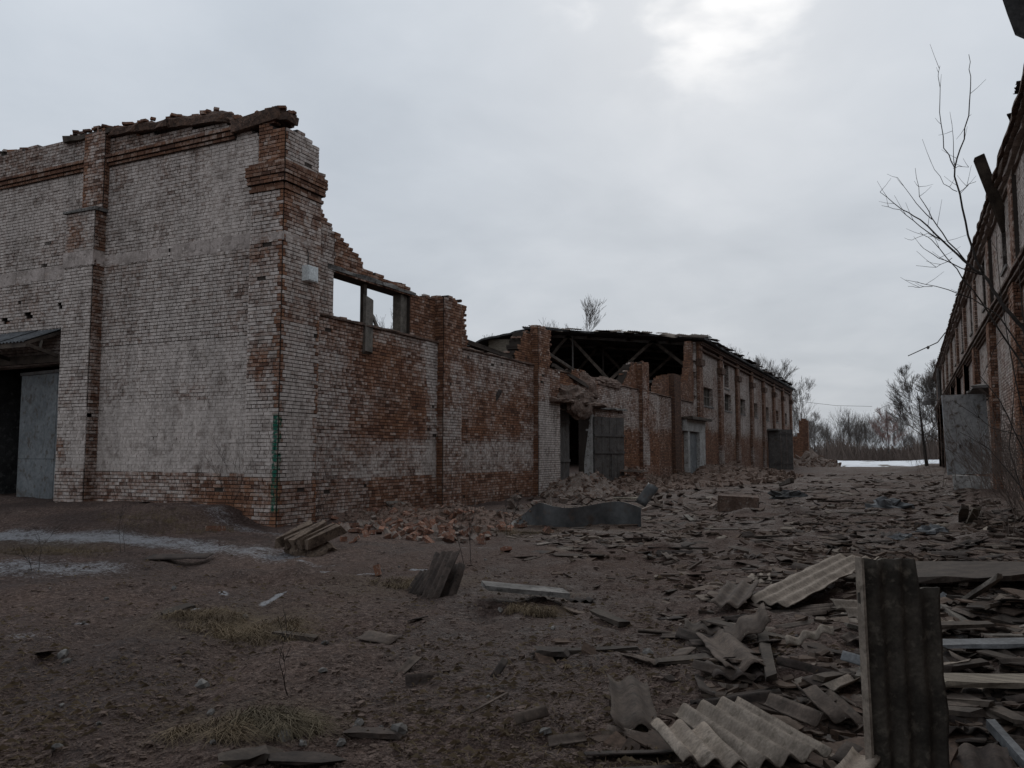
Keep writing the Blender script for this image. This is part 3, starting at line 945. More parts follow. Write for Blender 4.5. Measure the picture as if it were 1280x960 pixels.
# gate left by the front (room box added behind to keep the opening dark, steel leaf, canopy)
box_part('added_dark_vestibule', rootA, 'darkwood', -24.4, -19.95, YW + .5, YW + .62, 4.0, 4.6)
vm = MB()
vm.box(-24.5, -24.3, YW + .5, 20.5, -.3, 4.3); vm.box(-19.95, -19.75, YW + .5, 20.5, -.3, 4.3); vm.box(-24.5, -19.75, 20.5, 20.7, -.3, 4.3); vm.box(-24.6, -19.7, YW + .5, 20.8, 4.3, 4.45)
vm.build('added_dark_vestibule', 'feltroof', rootA)  # near-black felt colour stands in for the unlit interior
lf = thing('gate_leaf', 'plain grey steel gate leaf standing ajar under the canopy', 'gate', (-20.12, YW + .1, .2))
b0, b1 = Vector((-20.1, YW + .08, 0)), Vector((-22.35, YW + .40, 0))
for f0, f1, za, zb in [(0, .155, .32, 3.85), (.165, 1, .32, 1.45), (.165, 1, 1.46, 3.85)]:
    beam_part('panel', lf, 'door', b0.lerp(b1, f0) + Vector((0, 0, (za + zb) / 2)), b0.lerp(b1, f1) + Vector((0, 0, (za + zb) / 2)), .04, zb - za)
beam_part('top_rail', lf, 'darksteel', b0 + Vector((0, -.04, 3.8)), b1 + Vector((0, -.04, 3.8)), .06, .08)
cn = thing('gate_canopy', 'sloping corrugated canopy over the grey steel gate', 'canopy', (-22, 14.2, 4.2))


def corr_grid(L, W, wl, amp, th, seed=0, jag=0., step=None, ny=None, droop=0.):
    """solid corrugated sheet: x across the waves (-W/2..W/2), y along them (-L/2..L/2)"""
    rnd = random.Random(seed); jag = min(jag, .22 * min(L, W))
    nx = max(4, int(W / wl * 8)); ny = ny or max(3, int(L / .12))
    ph = rnd.uniform(0, 6.28)
    vs = []; fs = []
    sx = seed * 3.17
    for lay in (0, 1):
        for j in range(ny + 1):
            for i in range(nx + 1):
                tx = i / nx; ty = j / ny
                x = (tx - .5) * W; y = (ty - .5) * L
                if jag:
                    e1 = jag * (.5 * nz(x * 4 + sx, 1.) + .35 * nz(x * 14 + sx, 4.)); e0 = jag * (.5 * nz(x * 4 + sx, 9.) + .35 * nz(x * 14 + sx, 13.))
                    y += (e1 * ty + e0 * (1 - ty)) * 1.0
                    x += jag * (.5 * nz(y * 4 + sx, 21. + (tx > .5) * 5) + .2 * nz(y * 15 + sx, 27.)) * abs(tx - .5) * 2
                if step:
                    fx, fl = step
                    if tx < fx: y = -L / 2 + (y + L / 2) * fl if fl > 0 else L / 2 + (y - L / 2) * (-fl)
                z = amp * math.sin(2 * math.pi * (tx - .5) * W / wl + ph) + droop * (2 * ty - 1) ** 2
                vs.append((x, y, z - lay * th))
    n1 = (nx + 1) * (ny + 1)
    def id_(l, j, i): return l * n1 + j * (nx + 1) + i
    for j in range(ny):
        for i in range(nx):
            fs.append((id_(0, j, i), id_(0, j, i + 1), id_(0, j + 1, i + 1), id_(0, j + 1, i)))
            fs.append((id_(1, j, i), id_(1, j + 1, i), id_(1, j + 1, i + 1), id_(1, j, i + 1)))
    for j in range(ny):
        fs.append((id_(0, j, 0), id_(0, j + 1, 0), id_(1, j + 1, 0), id_(1, j, 0)))
        fs.append((id_(0, j, nx), id_(1, j, nx), id_(1, j + 1, nx), id_(0, j + 1, nx)))
    for i in range(nx):
        fs.append((id_(0, 0, i), id_(1, 0, i), id_(1, 0, i + 1), id_(0, 0, i + 1)))
        fs.append((id_(0, ny, i), id_(0, ny, i + 1), id_(1, ny, i + 1), id_(1, ny, i)))
    m_ = MB(); m_.add(vs, fs)
    return m_


def place_sheet(mb_, name, mat, lenax, widax, c, parent=None):
    """put a corr_grid into the world: y along lenax, x along widax"""
    y = Vector(lenax).normalized(); x = Vector(widax); x = (x - y * x.dot(y)).normalized(); z = x.cross(y)
    me = mb_.mesh(name, mat, True)
    o = bpy.data.objects.new(name, me); COL.objects.link(o)
    mt = Matrix((x, y, z)).transposed().to_4x4(); mt.translation = Vector(c)
    o.matrix_world = mt
    if parent: o.parent = parent; o.matrix_parent_inverse = Matrix.Translation(parent.location).inverted()
    return o


M['canopysheet'] = simple('canopy_sheet', (.075, .078, .082), (.13, .134, .14), 2, .75, .2, 20, .006, c3=(.05, .05, .052))
for i in range(4):
    place_sheet(corr_grid(1.22, 1.12, .14, .02, .008, seed=i + 3), 'sheet', 'canopysheet', (0, .93, .40), (1, 0, 0), (-20.65 - i * 1.06, 13.98, 4.68 + .012 * (i % 2)), cn)
beam_part('front_beam', cn, 'darkwood', (-24.4, 13.50, 4.36), (-20.1, 13.50, 4.36), .09, .13, j=.006)
beam_part('rear_beam', cn, 'darkwood', (-24.4, 14.42, 4.12), (-19.98, 14.42, 4.12), .12, .22, j=.006)
for x in (-20.12, -22.1, -24.1):
    beam_part('strut', cn, 'darkwood', (x, 14.42, 4.15), (x, 13.5, 4.36), .07, .09)
    beam_part('rafter', cn, 'darkwood', (x, 14.48, 4.82), (x, 13.46, 4.39), .06, .08)
beam_part('prop', cn, 'greywood', (-20.12, 13.85, 4.30), (-20.12, 13.9, 4.56), .05, .05)

# rear walls of the shell (out of sight, keep the building a building)
A.wall('rear_wall', (-38, 0), (0, 1), (-1, 0), YF + .1, 54., Z0, 6.2, .5, lambda y, z: z < 5.4 + .6 * nz(y * .7, 4), lambda y, z: (.4, .2, .1), bricks=False, cu=1., ch=.6)

# gate in the side wall: closed leaf, open leaf, broken canopy
box_part('inner_wall', rootA, 'far', XW - 2.2, XW - 1.9, 30.2, 36.5, Z0, 3.5)
box_part('gate_lintel', rootA, 'concrete', XW - .5, XW + .03, GATE[0] - .3, GATE[1] + .4, GATE[2] + .002, GATE[2] + .24, j=.015)
g1 = thing('gate_leaf', 'tall dark grey plank gate leaf, closed, beside the broken plaster canopy', 'gate', (XW, 31.7, 0))
for i in range(5):
    box_part('board', g1, 'darksteel', XW - .22 - .004 * (i % 2), XW - .17, 30.78 + i * .39, 30.78 + i * .39 + .38, .05, 3.33)
box_part('rail', g1, 'darksteel', XW - .168, XW - .12, 30.8, 32.72, 1.25, 1.36)
box_part('rail', g1, 'darksteel', XW - .168, XW - .12, 30.8, 32.72, 2.85, 2.96)
g2 = thing('gate_leaf', 'dark steel gate leaf with wicket door, swung open beside the brick pier', 'gate', (XW + .1, 34.9, 0))
h0 = Vector((XW + .12, 34.95, 0)); h1 = Vector((XW + .85, 37.0, 0))
for i in range(4):
    f0, f1 = i / 4 + .006, (i + 1) / 4 - .006
    beam_part('board', g2, 'darksteel', h0.lerp(h1, f0) + Vector((0, 0, 1.7)), h0.lerp(h1, f1) + Vector((0, 0, 1.7)), .05, 3.1)
dd = (h1 - h0).normalized(); nn = Vector((dd.y, -dd.x, 0))
for zz in (1.65, 2.42):
    beam_part('rail', g2, 'darksteel', h0 + nn * .05 + Vector((0, 0, zz)), h1 + nn * .05 + Vector((0, 0, zz)), .05, .1)
beam_part('brace', g2, 'darksteel', h0.lerp(h1, .55) + nn * .051 + Vector((0, 0, .55)), h0.lerp(h1, .56) + nn * .051 + Vector((0, 0, 1.6)), .045, .07, up=(0, 1, 0))
box_part('gate_jamb', rootA, 'wallwhite', XW - .3, XW + .06, 34.81, 35.25, .2, 3.34, j=.03)  # white colour stands in for the light catching this jamb

ragged_slab('gate_canopy_slab', rootA, (XW + .2, 29.6, 3.62), (XW + .2, 35.6, 3.66), .9, .20, 'rubbledust', n=(1, 0, 0), seg=.3, jz=.06, jd=.16)
ragged_slab('gate_canopy_slab', rootA, (XW + .06, 35.5, 3.62), (XW + .06, 39.4, 3.70), .4, .11, 'concrete', n=(1, 0, 0), seg=.3, jz=.02, jd=.04)
lump('collapsed_plaster', rootA, (XW + .05, 32.6, 3.85), (.50, 2.5, .60), 'rubbledust', 4, 60, 22, .22, 3.2)
lump('collapsed_plaster', rootA, (XW - .1, 34.3, 4.3), (.42, 1.3, .85), 'rubblered', 9, 50, 22, .22, 3.0)
lump('collapsed_plaster', rootA, (XW - .15, 37.6, 4.85), (.30, 2.2, .36), 'rubblered', 13, 70, 16, .25, 4.)
lump('hanging_plaster', rootA, (XW + .42, 32.5, 3.52), (.22, 1.4, .50), 'rubbledust', 17, 40, 20, .2, 2.2, full=True)
# fallen timbers across the top of the wall
for p_, q_ in [((XW - .3, 30.6, 5.65), (XW - .1, 34.6, 4.95)), ((XW - .4, 23.8, 5.35), (XW - .15, 28.2, 5.02)), ((XW - .2, 31., 5.2), (XW + .25, 33.9, 4.5))]:
    beam_part('fallen_timber', rootA, 'darkwood', p_, q_, .12, .14, j=.02)
# bracket stub and low brick block
beam_part('iron_bracket', rootA, 'darksteel', (XW - .05, 25.45, 3.35), (XW + .16, 25.5, 3.8), .10, .10, j=.02)
for i in range(24):
    pass
for i in range(110):
    x = -20.3 + 7.5 * random.random(); zt = interp([(-20.35, 10.22), (-18.5, 10.14), (-16.4, 10.02), (-14.5, 9.86), (-14.2, 9.54), (-12.8, 9.60)], x)
    A.bricks.append((Vector((x, YW + random.uniform(-.12, .35), zt - .02 + random.uniform(-.03, .06))), Vector((1, random.uniform(-.8, .8), 0)).normalized(), None, random.uniform(.04, .11), .06, .12, (random.uniform(.1, .4), random.random(), 0., .35)))
A.finish(300)

# ------------------------------------------------------------------ far roofed part
rootB = thing('brick_warehouse', 'long weathered brick warehouse with small windows, open roof end and exposed trusses', 'building', (XL, 54.6, 0))
Bd = Building(rootB)
Y1 = 104.2
PB = [55.6 + 6.86 * i for i in range(8)]
WIN = [(57.5, 60.6, 4.95, 6.35), (65.0, 67.6, 4.95, 6.35), (71.3, 73.9, 4.98, 6.3), (78.3, 80.6, 4.98, 6.3), (85.2, 87.4, 4.98, 6.3), (92.1, 94.2, 4.98, 6.3), (99., 101., 4.98, 6.3), (65.2, 66.9, 6.7, 8.75)]
DOOR = (52.3, 55.0)


def far_in(y, z):
    if y < 56 and z > 4.93 and y < 55.3 + .5 * nz(z * 1.3, 4): return False
    if 86.5 < y < 92.0 and z < 3.9: return False
    return not any(a < y < b and c < z < e for a, b, c, e in WIN)


def far_paint(y, z):
    p = .60 + .25 * fb(y * .3, z * .4, 31, 3)
    p -= .36 * S((3.6 - z) / 1.0) + .25 * S((z - 8.6) / .4)
    p -= .15 * S((y - 75) / 20)
    if 55 < y < 62 and z < 4.9: p -= .18
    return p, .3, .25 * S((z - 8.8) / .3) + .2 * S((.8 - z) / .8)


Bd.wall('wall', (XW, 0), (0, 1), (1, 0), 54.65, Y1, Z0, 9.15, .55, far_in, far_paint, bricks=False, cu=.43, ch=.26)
for y in PB:
    zt = 9.0
    def pp(u, z): return .22 + .2 * fb(u, z * .5, y, 2) + .2 * S((2.5 - z) / 1), .1, .15
    Bd.wall('pier', (XP, 0), (0, 1), (1, 0), y, y + 1.05, Z0, zt, .2, lambda u, z: True, pp, bricks=False, cu=.52, ch=.31)
    box_part('pier_cap', rootB, 'copingdark', XW, XP + .16, y - .12, y + 1.17, 7.55, 7.98, j=.05)
for e, za, zb in [(.06, 8.62, 8.72), (.12, 8.96, 9.06), (.2, 9.062, 9.18)]:
    box_part('cornice', rootB, 'copingdark', XW + .001, XP + e, 55.7, Y1, za, zb)
for i, (a, b, c, e) in enumerate(WIN):
    nm = 'window'
    wn_ = box_part(nm, rootB, 'slatedark' if i else 'mossy', XW - .34, XW - .30, a + .05, b - .05, c + .02, e - .02)
    f_ = MB()
    for k in range(4):
        yy = a + .04 + (b - a - .16) * k / 3; f_.box(XW - .298, XW - .22, yy, yy + .08, c, e)
    f_.box(XW - .296, XW - .221, a, b, c, c + .08); f_.box(XW - .296, XW - .221, a, b, e - .08, e)
    f_.box(XW - .294, XW - .222, a, b, (c + e) / 2 - .04, (c + e) / 2 + .04)
    fo = f_.build('window_frame', 'greywood', wn_)
    box_part('window_sill', rootB, 'concrete', XW - .3, XW + .05, a - .1, b + .1, c - .10, c - .002, j=.01)
# door with whitewashed surround
sr = MB(); sr.box(XW + .01, XP + .06, DOOR[0] - .5, DOOR[0] - .02, -.2, 3.0); sr.box(XW + .01, XP + .06, DOOR[1] + .02, DOOR[1] + 1.7, -.2, 3.0); sr.box(XW + .012, XP + .07, DOOR[0] - .9, DOOR[1] + 1.75, 3.002, 3.75, j=.04)
sr.build('door_surround', 'wallwhite', rootB)
box_part('door', rootB, 'door', XW + .02, XW + .07, DOOR[0], DOOR[1], -.1, 2.98)
box_part('door_hood', rootB, 'darkwood', XW, XP + .5, DOOR[0] - 1.0, DOOR[1] + 2., 3.78, 3.9, j=.05)
# big gate, one leaf swung out
g3 = thing('gate_leaf', 'large dark steel gate leaf standing open at the far warehouse corner', 'gate', (XW + .2, 86.4, 0))
for i in range(4):
    beam_part('board', g3, 'darksteel', (XW + .1 + i * .56, 86.4 + i * .12, 1.95), (XW + .64 + i * .56, 86.4 + (i + 1) * .12, 1.95), .06, 4.1)
beam_part('rail', g3, 'darksteel', (XW + .1, 86.34, 3.6), (XW + 2.3, 86.83, 3.6), .05, .14)
beam_part('rail', g3, 'darksteel', (XW + .1, 86.34, .6), (XW + 2.3, 86.83, .6), .05, .14)
box_part('gate_infill', rootB, 'slatedark', XW - .4, XW - .35, 86.5, 92., -.1, 3.9)
box_part('gate_hood', rootB, 'concrete', XW, XP + .9, 85.8, 93., 3.92, 4.08, j=.02)
# far and left walls
Bd.wall('rear_wall', (-38, 0), (0, 1), (-1, 0), 54.6, Y1, Z0, 9.1, .5, lambda y, z: True, lambda y, z: (.3, .2, .2), bricks=False, cu=1.6, ch=1.)
Bd.wall('rear_wall', (0, Y1), (1, 0), (0, 1), -38, XW, Z0, 9.1, .5, lambda y, z: True, lambda y, z: (.3, .2, .2), bricks=False, cu=1.6, ch=1.)
gb = MB(); gb.add([(-38, Y1 - .3, 9.1), (XW, Y1 - .3, 9.1), (-25.3, Y1 - .3, 10.6), (-38, Y1 - .1, 9.1), (XW, Y1 - .1, 9.1), (-25.3, Y1 - .1, 10.6)], [(0, 1, 2), (5, 4, 3), (0, 2, 5, 3), (1, 4, 5, 2)]); gb.build('gable', 'copingdark', rootB)
# roof: two pitches with torn near edge
def roof_pitch(x0, z0, x1, z1, ya, yb, mat, seed, sag=0.):
    m_ = MB(); NX, NY = 26, 40; vs = []; fs = []
    for lay in (0, .14):
        for j in range(NY + 1):
            for i in range(NX + 1):
                t = i / NX; q = j / NY
                y = ya + (yb - ya) * q ** 1.5
                if j == 0: y += 1.1 * fb(t * 9 + seed, 3, 0, 3)
                z = z0 + (z1 - z0) * t + .07 * fb(t * 7, q * 6 + seed, 2, 2) - sag * S(t) * (1 - q) ** 6 - lay
                vs.append((x0 + (x1 - x0) * t, y, z))
    n1 = (NX + 1) * (NY + 1)
    for l in (0, 1):
        for j in range(NY):
            for i in range(NX):
                a = l * n1 + j * (NX + 1) + i; f = (a, a + 1, a + NX + 2, a + NX + 1)
                fs.append(f if l == 0 else f[::-1])
    for i in range(NX): fs.append((i, i + n1, i + n1 + 1, i + 1)); a = NY * (NX + 1) + i; fs.append((a, a + 1, a + 1 + n1, a + n1))
    for j in range(NY): a = j * (NX + 1); fs.append((a, a + NX + 1, a + NX + 1 + n1, a + n1)); a += NX; fs.append((a, a + n1, a + NX + 1 + n1, a + NX + 1))
    m_.add(vs, fs); return m_.build('roof', mat, rootB)


roof_pitch(-12.1, 9.36, -25.35, 10.92, 55.2, Y1 + .4, 'feltroof', 3)
roof_pitch(-25.35, 10.92, -38.6, 9.36, 55.6, Y1 + .4, 'feltroof', 8, 1.3)
# torn roofing along the broken edge and eaves
for i in range(26):
    t = random.random(); x = -12.4 - t * 13; z = 9.42 + t * 1.5
    place_sheet(corr_grid(random.uniform(.5, 1.3), random.uniform(.6, 1.4), .15, .018, .01, seed=40 + i, jag=.3, ny=3), 'torn_roofing', 'slate' if i % 3 else 'slatebright',
                (random.uniform(-.3, .3), 1, random.uniform(-.05, .35)), (1, random.uniform(-.2, .2), -.115), (x, 55.0 + random.uniform(-.3, .6), z + random.uniform(.0, .1)), rootB)
for i in range(46):
    y = 56 + 48 * random.random()
    place_sheet(corr_grid(random.uniform(.5, 1.3), random.uniform(.6, 1.6), .15, .018, .01, seed=90 + i, jag=.25, ny=3), 'eave_sheet', 'slate' if i % 2 else 'slatedark',
                (1, 0, random.uniform(-.35, -.0)), (random.uniform(-.1, .1), 1, 0), (-12.3 + random.uniform(-.15, .2), y, 9.44 + random.uniform(-.05, .10)), rootB)
box_part('hanging_board', rootB, 'palewood', -28.9, -27.2, 56.2, 56.26, 8.9, 10.3, j=.08)
# trusses
for k, y in enumerate([57.2, 64., 70.9, 77.8, 84.6, 91.5, 98.3]):
    tr = box_part('truss', rootB, 'darksteel', -37.5, XW - .6, y - .07, y + .07, 6.62, 6.80)
    top = lambda x: 9.16 + min(-12.1 - x, x + 38.6) * .1165
    nodes = [(-12.95, 6.9), (-16.2, top(-16.2)), (-19.5, 6.9), (-22.7, top(-22.7)), (-26, 6.9), (-29.2, top(-29.2)), (-32.5, 6.9), (-35, top(-35))]
    for (xa, za), (xb, zb) in zip(nodes, nodes[1:]): beam_part('web_member', tr, 'darkwood' if k else 'darkwood', (xa, y, za), (xb, y, zb), .14, .22)
    beam_part('king_post', tr, 'darksteel', (-22.3, y - .1, 6.8), (-22.3, y - .1, top(-22.3)), .1, .12)
    beam_part('top_chord', tr, 'darksteel', (-12.7, y, top(-12.7) - .1), (-25.35, y, top(-25.35) - .1), .14, .2)
    beam_part('top_chord', tr, 'darksteel', (-25.35, y, top(-25.35) - .1), (-38, y, top(-38) - .1), .14, .2)
for x in (-15, -18, -21, -24, -27, -30, -33):
    box_part('purlin', rootB, 'darkwood', x - .07, x + .07, 56.5, Y1 - .5, 9.16 + min(-12.1 - x, x + 38.6) * .1165 - .16, 9.16 + min(-12.1 - x, x + 38.6) * .1165 + .0)

# ------------------------------------------------------------------ right building
rootC = thing('brick_building', 'long dark brick building with moulded cornice and ragged eaves along the right of the alley', 'building', (XR, 20, 0))
rootC['label'] = 'long brick building with moulded cornice, tall narrow upper windows and ragged eaves'
Cb = Building(rootC)
YR1 = 92.
PC = [16.2 + 6.86 * i for i in range(11)]
WINR = [(p + 2.9, p + 4.1) for p in PC]
DR = (31.9, 33.5)


def rt_in(y, z):
    if z > 6.75 and z < 8.45 and any(a < y < b for a, b in WINR): return False
    if DR[0] < y < DR[1] and z < 3.4: return False
    return z < 8.72 + .08 * nz(y * 4, 3)


def rt_paint(y, z):
    p = .52 + .25 * fb(y * .35, z * .5, 41, 3)
    if z > 6.2: p += .12
    if z < 1.2: p -= .15
    return p, .25, .2 * S((.9 - z) / .6) + .2 * S((z - 8.4) / .3)


Cb.wall('wall', (XR, 0), (0, 1), (-1, 0), 14., 42., Z0, 8.855, .5, rt_in, rt_paint, loose=.15, breaks=sorted([q for ab in WINR for q in ab] + list(DR)))
Cb.wall('wall', (XR, 0), (0, 1), (-1, 0), 42., YR1, Z0, 8.8, .5, rt_in, rt_paint, bricks=False, cu=.6, ch=.26)
Cb.wall('wall', (XR, 0), (0, 1), (-1, 0), -8., 14., Z0, 8.8, .5, lambda y, z: True, rt_paint, bricks=False, cu=1., ch=.5)
for y in PC:
    if y > 88: continue
    Cb.wall('pier', (XR - .2, 0), (0, 1), (-1, 0), y, y + .95, Z0, 5.75, .21, lambda u, z: True, lambda u, z: (.16 + .25 * fb(u, z * .5, y, 2), .1, .1), bricks=y < 40, loose=0)
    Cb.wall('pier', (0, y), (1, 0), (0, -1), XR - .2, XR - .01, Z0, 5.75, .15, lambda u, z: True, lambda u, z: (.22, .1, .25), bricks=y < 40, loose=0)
    Cb.wall('pier', (XR - .12, 0), (0, 1), (-1, 0), y + .1, y + .85, 6.15, 8.4, .12, lambda u, z: True, lambda u, z: (.3, .1, .1), bricks=y < 30, loose=0)
for e, za, zb in [(.10, 5.62, 5.70), (.16, 5.702, 5.80), (.24, 5.802, 5.90), (.30, 5.902, 6.02)]:
    ragged_slab('string_course', rootC, (XR - e / 2, 13.5, za), (XR - e / 2, YR1, za), e, zb - za, 'rubbledust' if e != .24 else 'rubble', n=(-1, 0, 0), seg=.5, jz=.006, jd=.012)
for e, za, zb, mt_ in [(.10, 8.50, 8.6, 'rubble'), (.18, 8.72, 8.82, 'band'), (.28, 8.822, 8.93, 'rubble'), (.36, 8.932, 9.06, 'rubbledust')]:
    ragged_slab('cornice', rootC, (XR + .25 - e / 2, 13., za), (XR + .25 - e / 2, YR1, za), e + .5, zb - za, mt_, n=(-1, 0, 0), seg=.45, jz=.01, jd=.035)
for a, b in WINR:
    if a > 90: continue
    wi = box_part('window', rootC, 'slatedark', XR + .3, XR + .34, a - .02, b + .02, 6.74, 8.46)
    f_ = MB()
    for yy in (a, (a + b) / 2 - .04, b - .08): f_.box(XR + .18, XR + .298, yy, yy + .08, 6.75, 8.45)
    f_.box(XR + .185, XR + .296, a, b, 7.6, 7.68); f_.build('window_frame', 'darkwood', wi)
    box_part('window_sill', rootC, 'concrete', XR - .08, XR + .3, a - .1, b + .1, 6.66, 6.748, j=.008)
# roof slope and torn eave sheets
rf = MB(); rf.add([(XR - .05, -9, 9.12), (XR - .05, YR1, 9.12), (14, YR1, 10.6), (14, -9, 10.6), (XR - .05, -9, 9.06), (XR - .05, YR1, 9.06), (14, YR1, 10.54), (14, -9, 10.54)], [(0, 3, 2, 1), (4, 5, 6, 7), (0, 1, 5, 4), (1, 2, 6, 5), (3, 0, 4, 7), (2, 3, 7, 6)])
rf.build('roof', 'slatedark', rootC)
for i in range(70):
    y = 13 + 78 * (i / 70) ** 1.5 + random.uniform(-.3, .3)
    place_sheet(corr_grid(random.uniform(.2, .5), random.uniform(.4, 1.0), .15, .02, .009, seed=200 + i, jag=.3, ny=3), 'eave_sheet', ('slate', 'slatedark', 'slatedark')[i % 3],
                (-1, random.uniform(-.2, .2), random.uniform(-.22, .05)), (random.uniform(-.1, .1), 1, random.uniform(-.06, .06)), (XR - .10 + random.uniform(-.06, .12), y, 9.13 + random.uniform(-.02, .06)), rootC)
Cb.wall('rear_wall', (14, 0), (0, 1), (1, 0), -8, YR1, Z0, 10.4, .4, lambda y, z: True, lambda y, z: (.3, .2, .2), bricks=False, cu=3., ch=1.5)
Cb.wall('end_wall', (0, YR1), (1, 0), (0, 1), XR, 14, Z0, 8.9, .4, lambda y, z: True, lambda y, z: (.3, .2, .2), bricks=False, cu=1.5, ch=1.)
Cb.wall('end_wall', (0, -8), (1, 0), (0, -1), XR, 14, Z0, 8.9, .4, lambda y, z: True, lambda y, z: (.3, .2, .2), bricks=False, cu=1.5, ch=1.)
box_part('dark_lobby', rootC, 'copingdark', XR + 1.5, XR + 1.6, 31., 34.5, Z0, 4.)
ragged_slab('door_hood', rootC, (XR - .35, 31.0, 3.75), (XR - .35, 34.2, 3.62), .7, .14, 'concrete', n=(-1, 0, 0), seg=.4)
Cb.finish(300)
# open sheet door
dl = thing('sheet_door', 'pale grey sheet steel door standing wide open against the alley', 'door', (XR - .1, 31.6, .4))
d0 = Vector((XR - .22, 31.75, 0)); d1 = Vector((XR - 1.55, 31.1, 0))
beam_part('panel', dl, 'doorpale', d0 + Vector((0, 0, 2.27)), d1 + Vector((0, 0, 2.22)), .04, 2.65)
for zz in (1.1, 2.2, 3.4): beam_part('rail', dl, 'darksteel', d0 + Vector((.02, .05, zz)), d1 + Vector((.02, .05, zz)), .04, .07)
beam_part('hasp', dl, 'darksteel', d0.lerp(d1, .42) + Vector((0, -.06, 1.75)), d0.lerp(d1, .42) + Vector((0, -.06, 1.95)), .08, .06, up=(0, 1, 0))
beam_part('hasp', dl, 'darksteel', d0.lerp(d1, .66) + Vector((0, -.05, 1.78)), d0.lerp(d1, .66) + Vector((0, -.05, 1.9)), .06, .06, up=(0, 1, 0))
blk = MB(); blk.box(XR - 1.35, XR - .3, 30.9, 31.6, -.2, .88, j=.04); o = blk.build('stained_block', 'wallwhite'); tag(o, 'low stained pale block standing under the open sheet door', 'block')
# plank and torn felt at the eave
pk = MB(); a_ = PY(1224, 196, 25.0); b_ = PY(1252, 268, 26.0)
pk.beam(a_, b_ + (b_ - a_) * .3, .28, .07, up=(0, 1, 0), j=.03)
o = pk.build('loose_plank', 'darkwood'); tag(o, 'wide dark rotten plank jutting up from the ragged eaves', 'plank')
ft = MB(); pts = [PY(*q) for q in [(1249, -12, 14.1), (1259, 18, 14.15), (1268, 42, 14.2), (1282, 48, 14.25), (1300, 30, 14.3), (1310, -25, 14.3)]]
vs = [tuple(q) for q in pts] + [tuple(q + Vector((.02, .09, .01))) for q in pts]; n_ = len(pts)
ft.add(vs, [tuple(range(n_)), tuple(reversed(range(n_, 2 * n_)))] + [(i, i + n_, (i + 1) % n_ + n_, (i + 1) % n_) for i in range(n_)])
ft.beam(PY(1262, -14, 14.2), Vector((XR, 14.2, 9.2)), .3, .04, j=.02)
o = ft.build('torn_roof_felt', 'feltroof'); tag(o, 'black torn roofing felt hanging from the eave edge', 'roof felt')
# bracket pole with insulator
bp = thing('bracket_arm', 'thin slanting bracket arm with an insulator on the far eaves', 'bracket', (XR, 70, 9))
m_ = MB(); m_.tube([PY(1135, 445, 66), PY(1172, 428, 66), Vector((XR, 66, 10.2))], [.035, .04, .04], 5); m_.build('arm', 'darksteel', bp)
m_ = MB(); q_ = PY(1160, 434, 66); m_.tube([q_ + Vector((0, 0, -.14)), q_ + Vector((0, 0, -.02)), q_ + Vector((0, 0, .1))], [.05, .12, .04], 7); m_.build('insulator', 'darksteel', bp)
dp = thing('wall_lamp', 'dark lamp bracket hanging on the far end of the building beside the bare tree', 'lamp', (XR - .2, 78, 6))
m_ = MB(); m_.tube([(XR - .15, 78, 6.1), (XR - .2, 78, 8.0), (XR - .1, 78, 9.4)], [.16, .16, .14], 6); m_.build('pipe', 'darksteel', dp)
m_ = MB(); m_.tube([(XR - .1, 76, 5.9), (XR - 1.1, 76, 6.1)], [.05, .05], 5); m_.tube([(XR - 1.1, 76, 5.6), (XR - 1.1, 76, 5.9), (XR - 1.1, 76, 6.2)], [.55, .4, .1], 8); m_.build('lamp_shade', 'darksteel', dp)

# ------------------------------------------------------------------ ruined brick stub beyond the warehouse
st = thing('brick_stub', 'lone broken red brick pier standing past the end of the warehouse', 'ruin', (-12.8, 112, 0))
c_ = PY(1003, 560, 112)
Sb = Building(st)
Sb.wall('wall', (0, 112), (1, 0), (0, -1), c_.x - 1.7, c_.x + .75, Z0, 6.3, .8, lambda x, z: z < interp([(c_.x - 1.7, 3.4), (c_.x - .5, 3.9), (c_.x - .2, 5.9), (c_.x + .2, 6.2), (c_.x + .75, 5.6)], x) + .3 * nz(x * 3, 2), lambda x, z: (.08, .1, .1 + .45 * S((x - c_.x) / .3)), bricks=False, cu=.26, ch=.23)
Sb.finish(0) if False else None


# ------------------------------------------------------------------ debris
def GL(u, v, z=0.):
    """the point z above the ground that the photo shows at u, v"""
    rr = ray(u, v); t = (z - CAMH) / rr.z; x, y = rr.x * t, rr.y * t
    for _ in range(4):
        zz = gz(x, y) + z; t = (zz - CAMH) / rr.z; x, y = rr.x * t, rr.y * t
    return Vector((x, y, gz(x, y) + z))


def sheet_px(label, A_, B_, C_, la, lb, lc, mat='slate', wl=.16, amp=.022, th=.009, seed=1, jag=.12, step=None, name='corrugated_sheet', cat='roof sheet', droop=0., group=None):
    a, b, c = GL(*A_, la), GL(*B_, lb), GL(*C_, lc)
    y = b - a; L = y.length; y.normalize(); x = c - a; x = x - y * x.dot(y); W = x.length; x.normalize()
    if x.cross(y).z < 0:        # keep the upper side up
        a = a + x * W; x = -x
    o = place_sheet(corr_grid(L, W, wl, amp, th, seed=seed, jag=jag, step=step, droop=droop), name, mat, y, x, a + y * L / 2 + x * W / 2)
    tag(o, label, cat, group); return o


